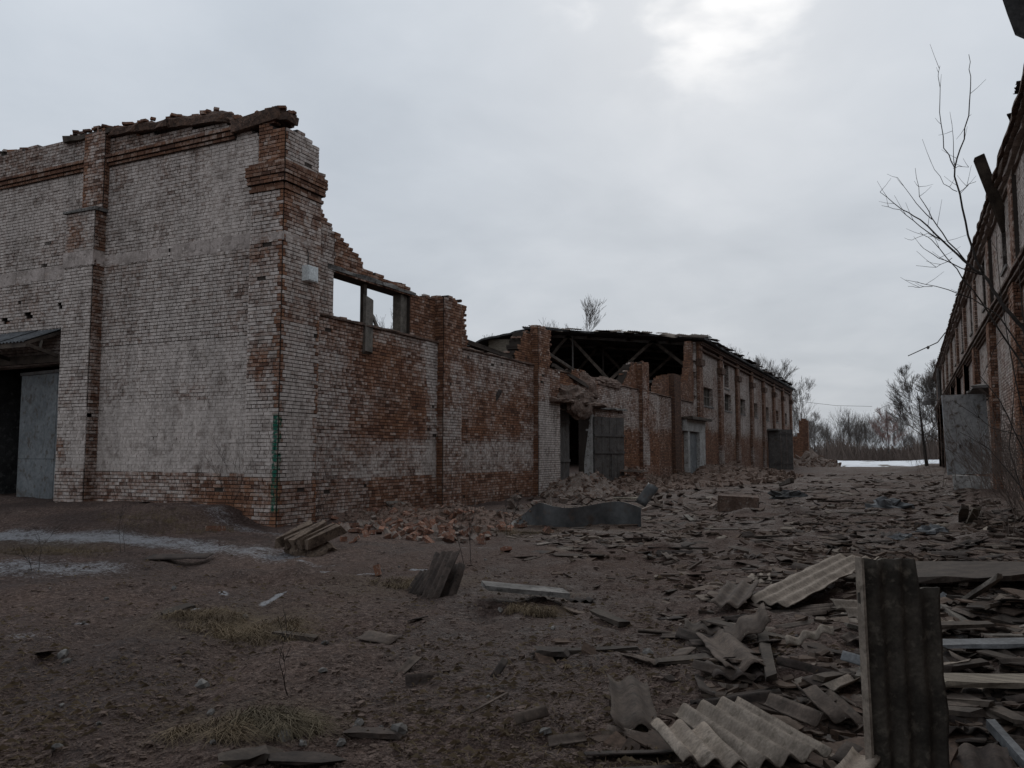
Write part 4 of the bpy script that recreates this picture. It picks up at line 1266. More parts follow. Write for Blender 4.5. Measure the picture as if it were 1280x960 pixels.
def board_px(label, A_, B_, wd, th, la, lb, mat, name='board', cat='board', j=.012, group=None, roll=0.):
    a, b = GL(*A_, la), GL(*B_, lb); n = max(3, int((b - a).length / .25)); m_ = MB()
    d = (b - a).normalized(); s_ = d.cross(Vector((0, 0, 1))).normalized(); s_ = (s_ + Vector((0, 0, roll))).normalized(); u_ = s_.cross(d); vs = []; fs = []
    for i in range(n + 1):
        c = a.lerp(b, i / n) ; k = 1 - (.35 * random.random() if i in (0, n) else .06 * random.random())
        for q, r_ in ((-1, -1), (1, -1), (1, 1), (-1, 1)):
            vs.append(tuple(c + s_ * (q * wd / 2 * k + random.uniform(-j, j)) + u_ * (r_ * th / 2 + random.uniform(-j, j) * .4) + d * (random.uniform(-4, 4) * j if i in (0, n) else 0)))
    for i in range(n):
        for k in range(4): fs.append((i * 4 + k, i * 4 + (k + 1) % 4, i * 4 + 4 + (k + 1) % 4, i * 4 + 4 + k))
    fs += [(3, 2, 1, 0), tuple(n * 4 + k for k in range(4))]
    m_.add(vs, fs); o = m_.build(name, mat); tag(o, label, cat, group); return o


# --- named pieces in the foreground and middle distance
us = thing('upright_slab', 'dark mossy ribbed slab planted upright in the debris, its top corner broken', 'slab', G(1128, 975))
a0 = PY(1092, 990, 4.50); a1 = PY(1178, 990, 4.74); tp = PY(1077, 700, 4.54)
yv = tp - a0; L_ = yv.length + .12; xv = a0 - a1
o = place_sheet(corr_grid(L_, .44, .115, .014, .022, seed=5, jag=.03, step=(.27, .88), ny=20), 'face', 'mossy', yv, xv, (a0 + a1) / 2 + yv.normalized() * (L_ / 2 - .10), us)
xu = xv.normalized(); eb = (a0 + a1) / 2 + xu * .222 - yv.normalized() * .1; nrm_ = xu.cross(yv.normalized())
beam_part('edge', us, 'slatebright', eb - nrm_ * .02, eb + yv.normalized() * (L_ - .005) - nrm_ * .02, .010, .055, up=nrm_, j=.003)  # pale strip added to stand in for the slab's lit side
sheet_px('big pale tan corrugated sheet with long ridges lying over the rubble', (1040, 938), (922, 872), (938, 956), .14, .16, .11, 'slatebright', .125, .027, .009, 7, .03)
sheet_px('short pale tan corrugated piece continuing the big sheet at a broken edge', (934, 956), (884, 908), (868, 966), .11, .13, .10, 'slatebright', .125, .027, .009, 8, .04)
sheet_px('long tan ribbed strip propped up behind the upright slab', (992, 757), (1100, 698), (966, 736), .10, .30, .12, 'slatebright', .15, .02, .009, 9, .08)
sheet_px('short pale ribbed piece tucked behind the upright slab', (1038, 751), (1110, 757), (1034, 780), .22, .22, .14, 'slatebright', .15, .02, .009, 10, .05)
sheet_px('pale corrugated piece with four ridges facing the upright slab', (985, 831), (982, 797), (1056, 836), .07, .12, .06, 'slatebright', .125, .026, .009, 11, .10)
sheet_px('white flat-topped strip beside the four-ridged pale piece', (1050, 834), (1100, 838), (1052, 815), .08, .10, .12, 'slateblue', .25, .012, .009, 12, .05)
sheet_px('two-ridged grey sheet piece arched over loose shards', (888, 756), (910, 728), (930, 760), .10, .12, .08, 'slate', .15, .026, .009, 13, .10)
sheet_px('brown-grey two-ridged sheet piece tilted alone on bare dirt', (768, 908), (758, 846), (828, 914), .05, .12, .04, 'slate', .17, .026, .010, 14, .12)
sheet_px('grey ribbed sheet propped edgewise with curled dark end', (905, 845), (870, 800), (960, 838), .05, .05, .1, 'slate', .2, .03, .009, 15, .2)
sheet_px('broad grey wavy sheet behind the curled dark piece', (912, 806), (905, 785), (980, 815), .05, .10, .07, 'slate', .19, .022, .009, 16, .15)
sheet_px('long dark grey slat-like sheet lying below the four-ridged piece', (972, 824), (1070, 845), (968, 834), .07, .05, .03, 'slatedark', .3, .015, .01, 17, .06)
sheet_px('pair of dark narrow ridges below the curled sheet', (862, 872), (965, 858), (866, 890), .05, .07, .03, 'slatedark', .14, .025, .009, 18, .08)
sheet_px('dark ridged sheet half buried behind the big six-ridged sheet', (945, 878), (1010, 905), (960, 868), .12, .14, .14, 'slate', .15, .025, .009, 19, .1)
sheet_px('tan corrugated corner poking out beside the upright slab foot', (1040, 968), (1065, 935), (1085, 975), .10, .12, .10, 'slatebright', .155, .024, .009, 20, .12)
sheet_px('curved grey corrugated offcut under the pale ridged corner', (1085, 905), (1040, 868), (1060, 925), .05, .06, .05, 'slate', .15, .024, .009, 21, .15)
sheet_px('long dark sheet strip below the tilted two-ridged piece', (730, 935), (838, 932), (732, 948), .05, .05, .03, 'slatedark', .2, .02, .009, 22, .05)
sheet_px('second dark sheet strip running beneath the first one', (728, 958), (840, 952), (730, 975), .05, .05, .03, 'slatedark', .2, .02, .009, 23, .06)
sheet_px('small grey sheet piece left of the dark strips', (688, 930), (735, 924), (690, 918), .03, .04, .05, 'slate', .2, .02, .009, 24, .1)
sheet_px('small brown-grey rectangular sheet piece on open dirt', (645, 905), (686, 896), (648, 893), .03, .05, .06, 'slate', .2, .02, .009, 25, .12)
sheet_px('curled grey sheet fragment leaning on its darker mate', (492, 838), (518, 816), (505, 840), .02, .09, .02, 'slate', .2, .03, .009, 26, .12)
sheet_px('darker curved sheet fragment with a scalloped edge', (505, 845), (540, 842), (510, 858), .05, .03, .01, 'slatedark', .16, .022, .009, 27, .15)
sheet_px('thin curved grey shard with raised tip', (590, 893), (635, 868), (596, 886), .01, .05, .03, 'slate', .3, .02, .008, 28, .1)
sheet_px('small dark wedge-shaped sheet shard standing on edge', (612, 846), (628, 822), (620, 848), .0, .10, .0, 'slatedark', .3, .02, .01, 29, .15)
sheet_px('flat brown sheet shard near the curled fragment', (445, 795), (485, 803), (448, 787), .04, .02, .06, 'slate', .3, .015, .009, 30, .1)
sheet_px('small dark arched shard lying behind the flat brown shard', (510, 772), (528, 768), (512, 779), .04, .04, .02, 'slatedark', .15, .03, .009, 31, .15)
sheet_px('dark flat sheet lying across the snow strip', (192, 692), (268, 690), (205, 698), .05, .09, .03, 'slatedark', .6, .01, .012, 32, .12)
sheet_px('dark square sheet lying on the earth below the whitewashed wall', (178, 634), (245, 636), (190, 643), .03, .03, .02, 'slatedark', .8, .006, .012, 33, .12)
# dark leaning pieces
for lab, (bx_, by_), (tx_, ty_), (wx, wy), dy in [('tall dark corrugated fragment leaning upright on open dirt', (520, 750), (546, 691), (545, 752), .30), ('shorter dark corrugated fragment leaning on its taller neighbour', (543, 752), (560, 703), (568, 746), .34), ('stubby dark sheet piece at the foot of the leaning fragments', (508, 742), (528, 712), (524, 750), .16)]:
    pa = GL(bx_, by_, -.03); pw = GL(wx, wy, -.02); pt_ = PY(tx_, ty_, pa.y + dy)
    y = pt_ - pa; x = pw - pa; x = x - y.normalized() * x.dot(y.normalized()); W = x.length
    o = place_sheet(corr_grid(y.length, W, .12, .022, .01, seed=int(bx_), jag=.16), 'corrugated_fragment', 'slatedark', y, x, pa + y / 2 + x / 2); tag(o, lab, 'roof sheet')

board_px('flat pale grey concrete slab propped on a straw clump', (606, 733), (706, 742), .34, .05, .14, .12, 'concrete', 'flat_slab', 'slab', .008)
board_px('dark plank fragment lying askew on brown dirt', (742, 764), (782, 780), .12, .04, .07, .03, 'darkwood')
board_px('thin dark lath lying on open dirt', (690, 818), (795, 810), .10, .025, .03, .03, 'darkwood')
board_px('short dark board end beside the thin lath', (668, 812), (710, 815), .16, .04, .04, .03, 'slatedark')
board_px('dark broken plank beside a small snow patch', (204, 768), (240, 756), .16, .03, .02, .07, 'darkwood')
board_px('dark rotten board among dry grass at the dirt edge', (285, 950), (345, 940), .16, .04, .03, .03, 'darkwood', j=.022)
board_px('brown flat board beside the dark rotten board', (345, 948), (422, 948), .16, .022, .03, .02, 'slatedark', j=.012)
board_px('dark short board lying past the dry grass tuft', (432, 914), (497, 918), .12, .025, .03, .015, 'slatedark', j=.015)
board_px('long pale weathered board lying right of the upright slab', (1168, 850), (1300, 852), .22, .035, .10, .10, 'palewood')
board_px('grey wavy strip behind the long pale board', (1172, 800), (1290, 802), .22, .03, .10, .10, 'slateblue', 'strip', 'roof sheet')
board_px('dark short slab below the long pale board', (1170, 880), (1225, 878), .30, .04, .06, .06, 'slate', 'strip', 'roof sheet')
board_px('slanting grey-brown plank leaning over dark hollow', (1205, 752), (1252, 716), .13, .035, .06, .26, 'greywood')
board_px('thin dark lath behind the slanting plank', (1160, 782), (1240, 780), .14, .03, .08, .10, 'darkwood')
board_px('pale splinter lying above the long pale board', (1172, 832), (1210, 826), .03, .02, .05, .07, 'slatebright', 'splinter', 'splinter')
board_px('blue-grey pipe slanting across the rubble beside the upright slab', (1238, 905), (1290, 965), .05, .05, .10, .05, 'slateblue', 'pipe', 'pipe', .003)
board_px('broad grey mossy roofing slab lying flat near the brick building', (1112, 716), (1300, 712), 1.5, .06, .16, .18, 'slate', 'roofing_slab', 'slab', .05)
board_px('narrow upright board stuck in debris near the sheet door', (1203, 652), (1206, 632), .16, .05, .0, .35, 'greywood')
board_px('slim leaning board near the open sheet door', (1212, 655), (1222, 636), .14, .04, .0, .3, 'palewood')
board_px('pale flat board lying before the steel gate', (770, 622), (800, 622), .9, .06, .10, .12, 'palewood', j=.02)
board_px('low grey board lying before the wavy metal sheet', (490, 628), (525, 645), .5, .06, .30, .12, 'greywood', j=.02)
board_px('dark pole end sticking out of the ground near the far gate', (975, 606), (990, 598), .12, .12, .1, .9, 'darkwood', 'pole', 'pole')
# concrete block
cb = MB(); p_ = G(896, 640); q_ = G(949, 640); d_ = (q_ - p_).normalized(); n2_ = Vector((-d_.y, d_.x, 0))
cb.beam(p_ + n2_ * .4 + Vector((0, 0, .15)), q_ + n2_ * .4 + Vector((0, 0, .12)), .7, .58, j=.05)
o = cb.build('concrete_block', 'rubbledust'); tag(o, 'low rectangular concrete block standing in the debris field', 'block')
# wavy dark metal sheet standing on edge
ws = MB(); N = 72; vs = []; fs = []; wsA = GL(622, 657, -.04); wsB = GL(804, 662, -.06)
for i in range(N + 1):
    t = i / N; u = 622 + 182 * t; v = 656 + 6 * t
    b_ = wsA.lerp(wsB, t)
    b_.y += .30 * math.sin(t * 9.4 + .6) * (.5 + t * .5); h = (.06 + .46 * S(t / .34)) * (1 + .13 * math.sin(t * 10.5 - .6)); ln = .75 * (1 - S(t / .35)) + .05
    for dx, hz in ((0, 0), (ln, h)):
        for th in (0, .012): vs.append((b_.x - .1 * dx, b_.y + dx * .6 + th, b_.z + hz))
for i in range(N):
    a = i * 4
    fs += [(a, a + 4, a + 6, a + 2), (a + 1, a + 3, a + 7, a + 5), (a + 2, a + 6, a + 7, a + 3), (a, a + 1, a + 5, a + 4)]
fs += [(0, 2, 3, 1), (N * 4, N * 4 + 1, N * 4 + 3, N * 4 + 2)]
ws.add(vs, fs); o = ws.build('bent_metal_sheet', 'sheetmetal'); tag(o, 'long wavy dark metal sheet standing on edge before the brick wall', 'metal sheet')
# bent dark sheet by the low plinth
p_ = G(806, 634)
o = place_sheet(corr_grid(.7, .55, .9, .12, .012, seed=3, jag=.1), 'bent_metal_sheet', 'sheetmetal', (.5, .25, .75), (.8, -.5, -.1), p_ + Vector((0, .1, .36))); tag(o, 'bent dark metal scrap standing up beside the low brick plinth', 'metal sheet')
# masonry chunk at the corner
ck = thing('masonry_chunk', 'fallen chunk of layered brickwork lying by the building corner', 'masonry', G(382, 694))
c0 = G(382, 692)
for i in range(5):
    x = c0.x - .34 + i * .15; s_ = .16 - .02 * abs(i - 2)
    beam_part('brick_course', ck, 'chunk' if 'chunk' in M else 'rubble', (x - .05, c0.y - .22, c0.z + .16), (x + .20, c0.y + .32, c0.z + .40 + .05 * nz(i, 3)), .14, .16, j=.03)
lump('crumbled_mortar', ck, (c0.x + .02, c0.y + .12, c0.z - .02), (.45, .34, .24), 'chunk', 23, 30, 10, .35, 2.)
# low brick plinth before the gate
pb = thing('brick_plinth', 'low broken red brick plinth with pale cap before the steel gate', 'plinth', G(783, 612))
q0 = G(783, 611)
for r_ in range(9):
    for i in range(4):
        if r_ > 6 and random.random() < .4: continue
        x = q0.x - .62 + i * .31 + .1 * (r_ % 2)
        box_part('brick', pb, 'plainbrick', x, x + .29, q0.y + .2 + random.uniform(-.02, .02), q0.y + .75, q0.z - .1 + r_ * .095, q0.z - .1 + r_ * .095 + .085, j=.008)
box_part('cap', pb, 'rubble', q0.x - .66, q0.x + .7, q0.y + .17, q0.y + .8, q0.z + .75, q0.z + .84, j=.03)
# heaps
hp = thing('plaster_heap', 'pale pinkish heap of fallen plaster before the closed gate leaf', 'rubble', (-11.6, 30, 0))
heap('heap', hp, XW + 1.25, 30.4, 1.5, 2.6, 1.05, 'rubble', 31)
hp2 = thing('rubble_heap', 'low spread of broken plaster and mortar along the foot of the brick pier', 'rubble', (-11.4, 36, 0))
heap('heap', hp2, XW + 1.6, 37., 2.2, 6.5, .62, 'rubbledust', 33, 60, 110)
hp3 = thing('rubble_heap', 'long low rubble bank along the foot of the roofed warehouse', 'rubble', (-11, 50, 0))
heap('heap', hp3, XW + 2.4, 54, 3.6, 15, .95, 'rubbledust', 36, 50, 130, 2.)
hp4 = thing('rubble_heap', 'pale rubble heap around the lone brick pier', 'rubble', (c_.x + 2, 108, 0))
heap('heap', hp4, c_.x + 1.2, 108, 3.6, 3., 2.0, 'rubble', 39, 70, 40, 2.)
q5 = G(530, 652)
hp5 = thing('rubble_heap', 'low red brick rubble bank between the corner and the wavy metal sheet', 'rubble', q5)
heap('heap', hp5, q5.x, q5.y + .3, 2.7, 1.5, .46, 'rubblered', 43)

DG = bpy.context.evaluated_depsgraph_get(); DG.update()
# --- scattered repeats: shared meshes, one object each
def frag_lib(n, mat, kind):
    out = []
    for i in range(n):
        rr = random.Random(900 + i)
        if kind == 'corr':
            W = rr.uniform(.14, .5); L = rr.uniform(.2, .65)
            m_ = corr_grid(L, W, rr.uniform(.14, .17), .021, .009, seed=500 + i, jag=.10, ny=4)
        elif kind == 'flat':
            m_ = corr_grid(rr.uniform(.2, .6), rr.uniform(.10, .32), .55, rr.uniform(.006, .03), .009, seed=600 + i, jag=.28, ny=4)
        elif kind == 'board':
            m_ = MB(); L = rr.uniform(.35, 1.2); m_.beam((0, -L / 2, 0), (0, L / 2, 0), rr.uniform(.05, .14), rr.uniform(.02, .045), j=.012)
        elif kind == 'brick':
            m_ = MB(); L = rr.uniform(.06, .13); m_.box(-L, L, -.06, .06, -.033, .033, j=.014)
        else:
            m_ = MB(); vs = []; s_ = rr.uniform(.04, .11)
            for a in range(3):
                for b in range(6):
                    th = -.6 + a * .9; ph = b * 1.047
                    k = s_ * rr.uniform(.7, 1.2); vs.append((k * math.cos(ph) * math.cos(th), k * math.sin(ph) * math.cos(th), k * .7 * math.sin(th)))
            vs.append((0, 0, s_ * .6)); fs = [(a * 6 + b, a * 6 + (b + 1) % 6, a * 6 + 6 + (b + 1) % 6, a * 6 + 6 + b) for a in range(2) for b in range(6)] + [(12 + b, 12 + (b + 1) % 6, 18) for b in range(6)] + [(5, 4, 3, 2, 1, 0)]
            m_.add(vs, fs)
        out.append(m_.mesh(kind + '_piece', mat, kind in ('corr', 'flat')))
    return out


def drop(me, name, p, lift, tilt, label, cat, group, yaw=None, scl=1.):
    o = bpy.data.objects.new(name, me); COL.objects.link(o)
    o.location = (p[0], p[1], gz(p[0], p[1]) + lift)
    o.rotation_euler = (random.gauss(0, tilt), random.gauss(0, tilt), random.uniform(0, 6.28) if yaw is None else yaw); o.scale = (scl,) * 3
    tag(o, label, cat, group); return o


def density(u, v):
    """how thick the debris lies where the photo shows u, v"""
    d = S((u - 640) / 320) * (.25 + .75 * S((u - 800) / 160))
    if v < 700: d = max(d * .8, .65 * S((u - 600) / 160))
    d += .004
    if 640 < u < 830 and 690 < v < 900: d *= .35
    return min(1, d)


KEEP = [(825, 858, 1055, 975), (955, 688, 1112, 762), (965, 785, 1068, 842), (745, 838, 838, 918), (878, 718, 940, 764), (1060, 890, 1195, 990), (598, 715, 715, 780), (500, 685, 580, 760), (1160, 836, 1300, 868)]


def sample(v0, v1, u0=0, u1=1330):
    while True:
        u = random.uniform(u0, u1); v = random.uniform(v0, v1)
        if random.random() < density(u, v) and not (v0 > 600 and any(a < u < c and b < v < e for a, b, c, e in KEEP)):
            p = G(u, v)
            if -12.3 < p.x < 1.95 and p.y > 4.2: return p, u, v


libC1 = frag_lib(10, 'slate', 'corr'); libC2 = frag_lib(8, 'slatedark', 'corr'); libC3 = frag_lib(5, 'slatebright', 'corr')
libF1 = frag_lib(9, 'slate', 'flat'); libF2 = frag_lib(9, 'slatedark', 'flat')
libB = frag_lib(8, 'darkwood', 'board'); libB2 = frag_lib(4, 'greywood', 'board')
libK = frag_lib(9, 'plainbrick', 'brick'); libK2 = frag_lib(5, 'rubble', 'brick'); libS = frag_lib(7, 'concrete', 'stone')
LAND = [((1128, 955), 'around the upright slab'), ((960, 925), 'around the big pale sheet'), ((1015, 815), 'around the four-ridged pale piece'), ((655, 740), 'near the pale slab on straw'), ((715, 655), 'near the wavy metal sheet'),
        ((920, 640), 'near the low block in the alley'), ((1040, 725), 'around the propped ribbed strip'), ((1210, 725), 'beside the broad roofing slab'), ((1160, 668), 'near the crumpled pale wrapping'), ((1220, 855), 'around the long pale board'),
        ((790, 885), 'near the tilted two-ridged piece'), ((540, 745), 'near the leaning dark fragments'), ((905, 745), 'around the arched two-ridged piece'), ((1112, 640), 'near the crumpled blue-grey sheet'), ((300, 790), 'near the matted grass bank'), ((340, 920), 'near the rotten boards'), ((785, 770), 'near the askew dark plank'), ((510, 835), 'near the curled sheet fragment')]
LANDG = [(px2g(*q), t_) for q, t_ in LAND]
def near(p): return min(LANDG, key=lambda q: math.hypot(p[0] - q[0][0], p[1] - q[0][1]))[1]
for i in range(150):
    p, u, v = sample(665, 985); k = random.random()
    lb, lab = (libC1, 'broken piece of grey corrugated sheet ' + near(p)) if k < .5 else (libC2, 'broken piece of dark corrugated sheet ' + near(p)) if k < .85 else (libC3, 'broken piece of pale tan corrugated sheet ' + near(p))
    drop(random.choice(lb), 'corrugated_fragment', p, .022 + .03 * random.random() * density(u, v), .12, lab, 'roof sheet', 'broken corrugated sheet pieces in the yard', scl=random.uniform(.5, .95))
for i in range(150):
    p, u, v = sample(640, 985)
    b = random.random() < .45
    drop(random.choice(libF1 if b else libF2), 'flat_shard', p, .012 + .03 * random.random() * density(u, v), .12, 'thin curved grey shard of roof sheet ' + near(p) if b else 'thin curved dark shard of roof sheet ' + near(p), 'roof sheet', 'thin roof sheet shards in the yard', scl=random.uniform(.45, .95))
for i in range(46):
    p, u, v = sample(630, 900); b = random.random() < .75
    drop(random.choice(libB if b else libB2), 'wood_scrap', p, .03, .10, ('dark' if b else 'grey') + ' broken lath lying ' + near(p), 'wood scrap', 'broken laths in the yard')
for i in range(190):
    a = random.gauss(0, 1); u = 525 + 62 * a; v = 661 + random.gauss(0, 9) + .02 * (u - 525)
    if not (395 < u < 690 and 640 < v < 690): continue
    p = G(u, v); e_ = 0
    r2 = ((p.x - q5.x) / 2.4) ** 2 + ((p.y - q5.y - .3) / 1.2) ** 2
    if r2 < 1: e_ = .20 * math.sqrt(1 - r2)
    b = random.random() < .72
    drop(random.choice(libK if b else libK2), 'broken_brick', p, .03 + e_, .5, 'broken red brick in the rubble bank below the brick wall' if b else 'broken pale plastered brick in the rubble bank below the brick wall', 'brick', 'bricks of the rubble bank')
for i in range(70):
    u = random.uniform(640, 900); v = random.uniform(598, 640); p = G(u, v)
    if p.x < XW + .2 or p.y > 60: continue
    drop(random.choice(libK2), 'broken_brick', p, .10, .5, 'broken pale brick in the spread of rubble before the gates', 'brick', 'pale bricks before the gates', scl=1.4)
for i in range(60):
    u = random.uniform(60, 1250); v = random.uniform(680, 955); p = G(u, v)
    drop(random.choice(libS), 'stone', p, .01, .4, 'small grey stone lying in the dirt ' + near(p), 'stone', 'loose stones in the yard', scl=random.uniform(.25, .6))
o = drop(libK[0], 'brick', G(269, 664), .04, .03, 'single orange-red brick lying alone before the whitewashed wall', 'brick', None, yaw=.15, scl=1.5)
o = drop(libK[3], 'brick', G(472, 718), .08, .1, 'single reddish brick standing on end in wet dirt', 'brick', None); o.rotation_euler = (0, R(75), .4)

# --- unsorted rest: one object each
sh = MB()
def shard(p, s_, yaw, zz):
    c, n_ = math.cos(yaw), math.sin(yaw); w_ = s_ * random.uniform(.18, .6); bow = random.uniform(-.08, .12) * w_; tl = random.gauss(0, .09); t2 = random.gauss(0, .07); vs = []
    for k, q in enumerate((-1, -.33, .33, 1)):
        for e in (-1, 1):
            x = q * w_ / 2 * random.uniform(.75, 1.15); y = e * s_ / 2 * random.uniform(.7, 1.15); z = bow * (1 - q * q) + x * tl + y * t2
            for th in (0, -.012): vs.append((p[0] + x * c - y * n_, p[1] + x * n_ + y * c, zz + z + th))
    fs = []
    for k in range(3):
        a = k * 4; b = a + 4
        fs += [(a, b, b + 2, a + 2), (a + 1, a + 3, b + 3, b + 1), (a, a + 1, b + 1, b), (a + 2, b + 2, b + 3, a + 3)]
    fs += [(0, 2, 3, 1), (12, 13, 15, 14)]
    sh.add(vs, fs, (random.random(), .5, .5, 1.))
for i in range(9000):
    p, u, v = sample(592, 740 if i % 3 else 970, 560)
    x_, y_ = p.x + random.gauss(0, .05), p.y + random.gauss(0, .08)
    if nz(x_ * .8, y_ * .5, 6) + .25 < random.random() * .8: continue
    c, n_ = random.uniform(0, 6.28), random.uniform(.02, .07) * (1 + .05 * p.y); z_ = gz(x_, y_); q_ = [(math.cos(c + k * 1.57 + random.uniform(-.4, .4)) * n_ * random.uniform(.6, 1.6), math.sin(c + k * 1.57) * n_ * random.uniform(.4, 1.1)) for k in range(4)]
    tl, t2 = random.gauss(0, .25), random.gauss(0, .25)
    sh.add([(x_ + a, y_ + b, z_ + .012 + a * tl + b * t2 + .006 * (n_ * 15)) for a, b in q_] + [(x_ + a, y_ + b, z_ - .01 + a * tl + b * t2) for a, b in q_], [(0, 1, 2, 3), (0, 4, 5, 1), (1, 5, 6, 2), (2, 6, 7, 3), (3, 7, 4, 0)], (random.random(), .5, .5, 1.))
for i in range(4200):
    p, u, v = sample(592, 760 if i % 4 else 960, 560)
    if nz(p.x * .5, p.y * .35, 9) + .35 < random.random() * .8: continue
    if p.y > 95: continue
    d = p.length; shard(p, (.10 + .42 * random.random() ** 2) * (1 + .9 * S((d - 12) / 30)), random.uniform(0, 6.28), gz(p.x, p.y) + .003 + .025 * random.random())
o = sh.build('sheet_litter', 'slatelitter' if 'slatelitter' in M else 'slatedark'); tag(o, 'countless small shards of roof sheet and boards strewn down the alley', 'debris', kind='stuff')
cl_ = MB()
def clod(p, s_):
    vs = []; ph0 = random.uniform(0, 6)
    z = gz(p.x, p.y)
    for a, (r_, h) in enumerate(((1., -.1), (.8, .45))):
        for b in range(5):
            ph = ph0 + b * 1.257 + a * .5; k = s_ * r_ * random.uniform(.65, 1.25); vs.append((p.x + k * math.cos(ph), p.y + k * math.sin(ph), z + s_ * h * random.uniform(.7, 1.2)))
    vs.append((p.x, p.y, z + s_ * .62))
    cl_.add(vs, [(b, (b + 1) % 5, 5 + (b + 1) % 5, 5 + b) for b in range(5)] + [(5 + b, 5 + (b + 1) % 5, 10) for b in range(5)])
for i in range(15000):
    u = random.uniform(-20, 1300); v = 690 + 285 * random.random() ** .8
    p = G(u, v); clod(p, random.uniform(.003, .011) * (1 + .07 * p.y) * (2.5 if random.random() < .06 else 1))
o = cl_.build('dirt_clods', 'dirtclod'); tag(o, 'loose clods and grit scattered over the dirt yard', 'gravel', kind='stuff')

rc = MB()
def chip(x, y, z, s_):
    a = random.uniform(0, 6.28); c, n_ = math.cos(a), math.sin(a); tl = random.gauss(0, .5); vs = []
    lx, ly, lz = s_ * random.uniform(.6, 1.5), s_ * random.uniform(.4, .9), s_ * random.uniform(.3, .6)
    for sx in (-1, 1):
        for sy in (-1, 1):
            for sz in (-1, 1):
                px_, py_, pz_ = sx * lx * random.uniform(.6, 1.1), sy * ly * random.uniform(.6, 1.1), sz * lz * random.uniform(.6, 1.1)
                pz_ += px_ * tl; vs.append((x + px_ * c - py_ * n_, y + px_ * n_ + py_ * c, z + pz_))
    rc.add(vs, [(0, 1, 3, 2), (4, 6, 7, 5), (0, 4, 5, 1), (2, 3, 7, 6), (0, 2, 6, 4), (1, 5, 7, 3)])
for cx, cy, rx, ry, n, s0 in [(XW + 1.25, 30.2, 1.9, 2.6, 420, .075), (XW + 1.7, 37., 2.3, 7, 800, .10), (XW + 2.6, 54, 3.8, 15, 1100, .16), (c_.x + 1.2, 108, 3.6, 3, 220, .26), (q5.x, q5.y + .3, 2.8, 1.5, 500, .05)]:
    for i in range(n):
        a, r_ = random.uniform(0, 6.28), math.sqrt(random.random()); x, y = cx + rx * r_ * math.cos(a), cy + ry * r_ * math.sin(a)
        if x < XW + .1: continue
        hit = bpy.context.scene.ray_cast(DG, Vector((x, y, 2.9)), Vector((0, 0, -1)))
        z = hit[1].z if hit[0] else gz(x, y)
        if z < 1.6: chip(x, y, z + .02, s0 * (.35 + 1.1 * random.random() ** 2))
o = rc.build('rubble_chips', 'rubblechip'); tag(o, 'small chips of brick and plaster spread over the rubble heaps', 'rubble', kind='stuff')

# crumpled wrappings
def crumple(label, u, v, s_, mat, seed):
    p = G(u, v); o = lump('crumpled_sheet', None, (0, 0, 0), (s_, s_ * .7, s_ * .45), mat, seed, 18, 7, .7, 2.6); o.location = p + Vector((0, 0, .02)); tag(o, label, 'crumpled sheet')
crumple('crumpled blue-grey sheet lying out in the alley debris', 1112, 640, .55, 'slateblue', 51)
crumple('crumpled pale wrapping among debris near the brick wall', 1165, 668, .28, 'slateblue', 52)
crumple('small crumpled white scrap beside the pale wrapping', 1180, 664, .2, 'slatebright', 53)
crumple('pointed blue-grey scrap poking up from dark debris', 1130, 682, .17, 'slateblue', 54)
crumple('dark rounded lump of felt lying behind the concrete block', 985, 622, .6, 'feltroof', 55)
crumple('white crumpled scrap in the hollow behind the upright slab', 1172, 745, .12, 'slateblue', 56)

# ------------------------------------------------------------------ dry grass
def tuft(label, u, v, n, rad, h, mat='straw', flat=.5, group=None):
    p = G(u, v); m_ = MB()
    for _ in range(n * 3):
        a = random.uniform(0, 6.28); r_ = rad * random.random() ** .7 * (1 + .5 * nz(a * 1.1, u)); x, y = p.x + r_ * math.cos(a) * 1.5, p.y + r_ * math.sin(a) * .7
        if nz(x * 5, y * 5, 3) < -.12 + .2 * random.random(): continue
        L = h * (.35 + 1.1 * random.random() ** 2); b = random.gauss(0, 1.); w_ = .0017
        dx, dy = math.cos(b) * L * flat * random.uniform(.5, 1.8), math.sin(b) * L * flat * random.uniform(.4, 1.4); z = gz(x, y) - .01
        px_, py_ = -dy / (abs(dx) + abs(dy) + 1e-6) * w_ + w_, dx / (abs(dx) + abs(dy) + 1e-6) * w_
        pts = [(x, y, z), (x + dx * .45, y + dy * .45, z + L * .42), (x + dx, y + dy, z + L * .40), (x + dx * 1.5, y + dy * 1.5, z + L * .16)]
        vs = []
        for k, q in enumerate(pts):
            t = 1 - k / 4; vs += [(q[0] - px_ * t, q[1] - py_ * t, q[2]), (q[0] + px_ * t, q[1] + py_ * t, q[2])]
        m_.add(vs, [(0, 1, 3, 2), (2, 3, 5, 4), (4, 5, 7, 6)])
    o = m_.build('dry_grass_tuft', mat); tag(o, label, 'grass', group)
tuft('wide matted bank of dry straw-coloured grass on the dirt', 290, 788, 2600, .55, .15, flat=.9)
tuft('flattened yellowish tuft of dry grass in the dirt', 258, 912, 600, .20, .12, flat=1.1)
tuft('dark greenish tuft of dry grass beside the rotten boards', 348, 908, 900, .20, .16, 'strawgreen', flat=.8)
tuft('straw clump bulging out under the pale slab', 664, 765, 600, .20, .16)
tuft('sparse straw tuft behind the leaning dark fragments', 505, 728, 500, .3, .12, flat=.9)
tuft('low tawny grass tuft beside the snow strip', 70, 690, 1500, .8, .12, flat=.9)
tuft('thin pale grass growing on the rubble bank', 640, 668, 300, .6, .25)
tuft('sparse dry weeds along the foot of the whitewashed wall', 210, 640, 900, 1.2, .2)

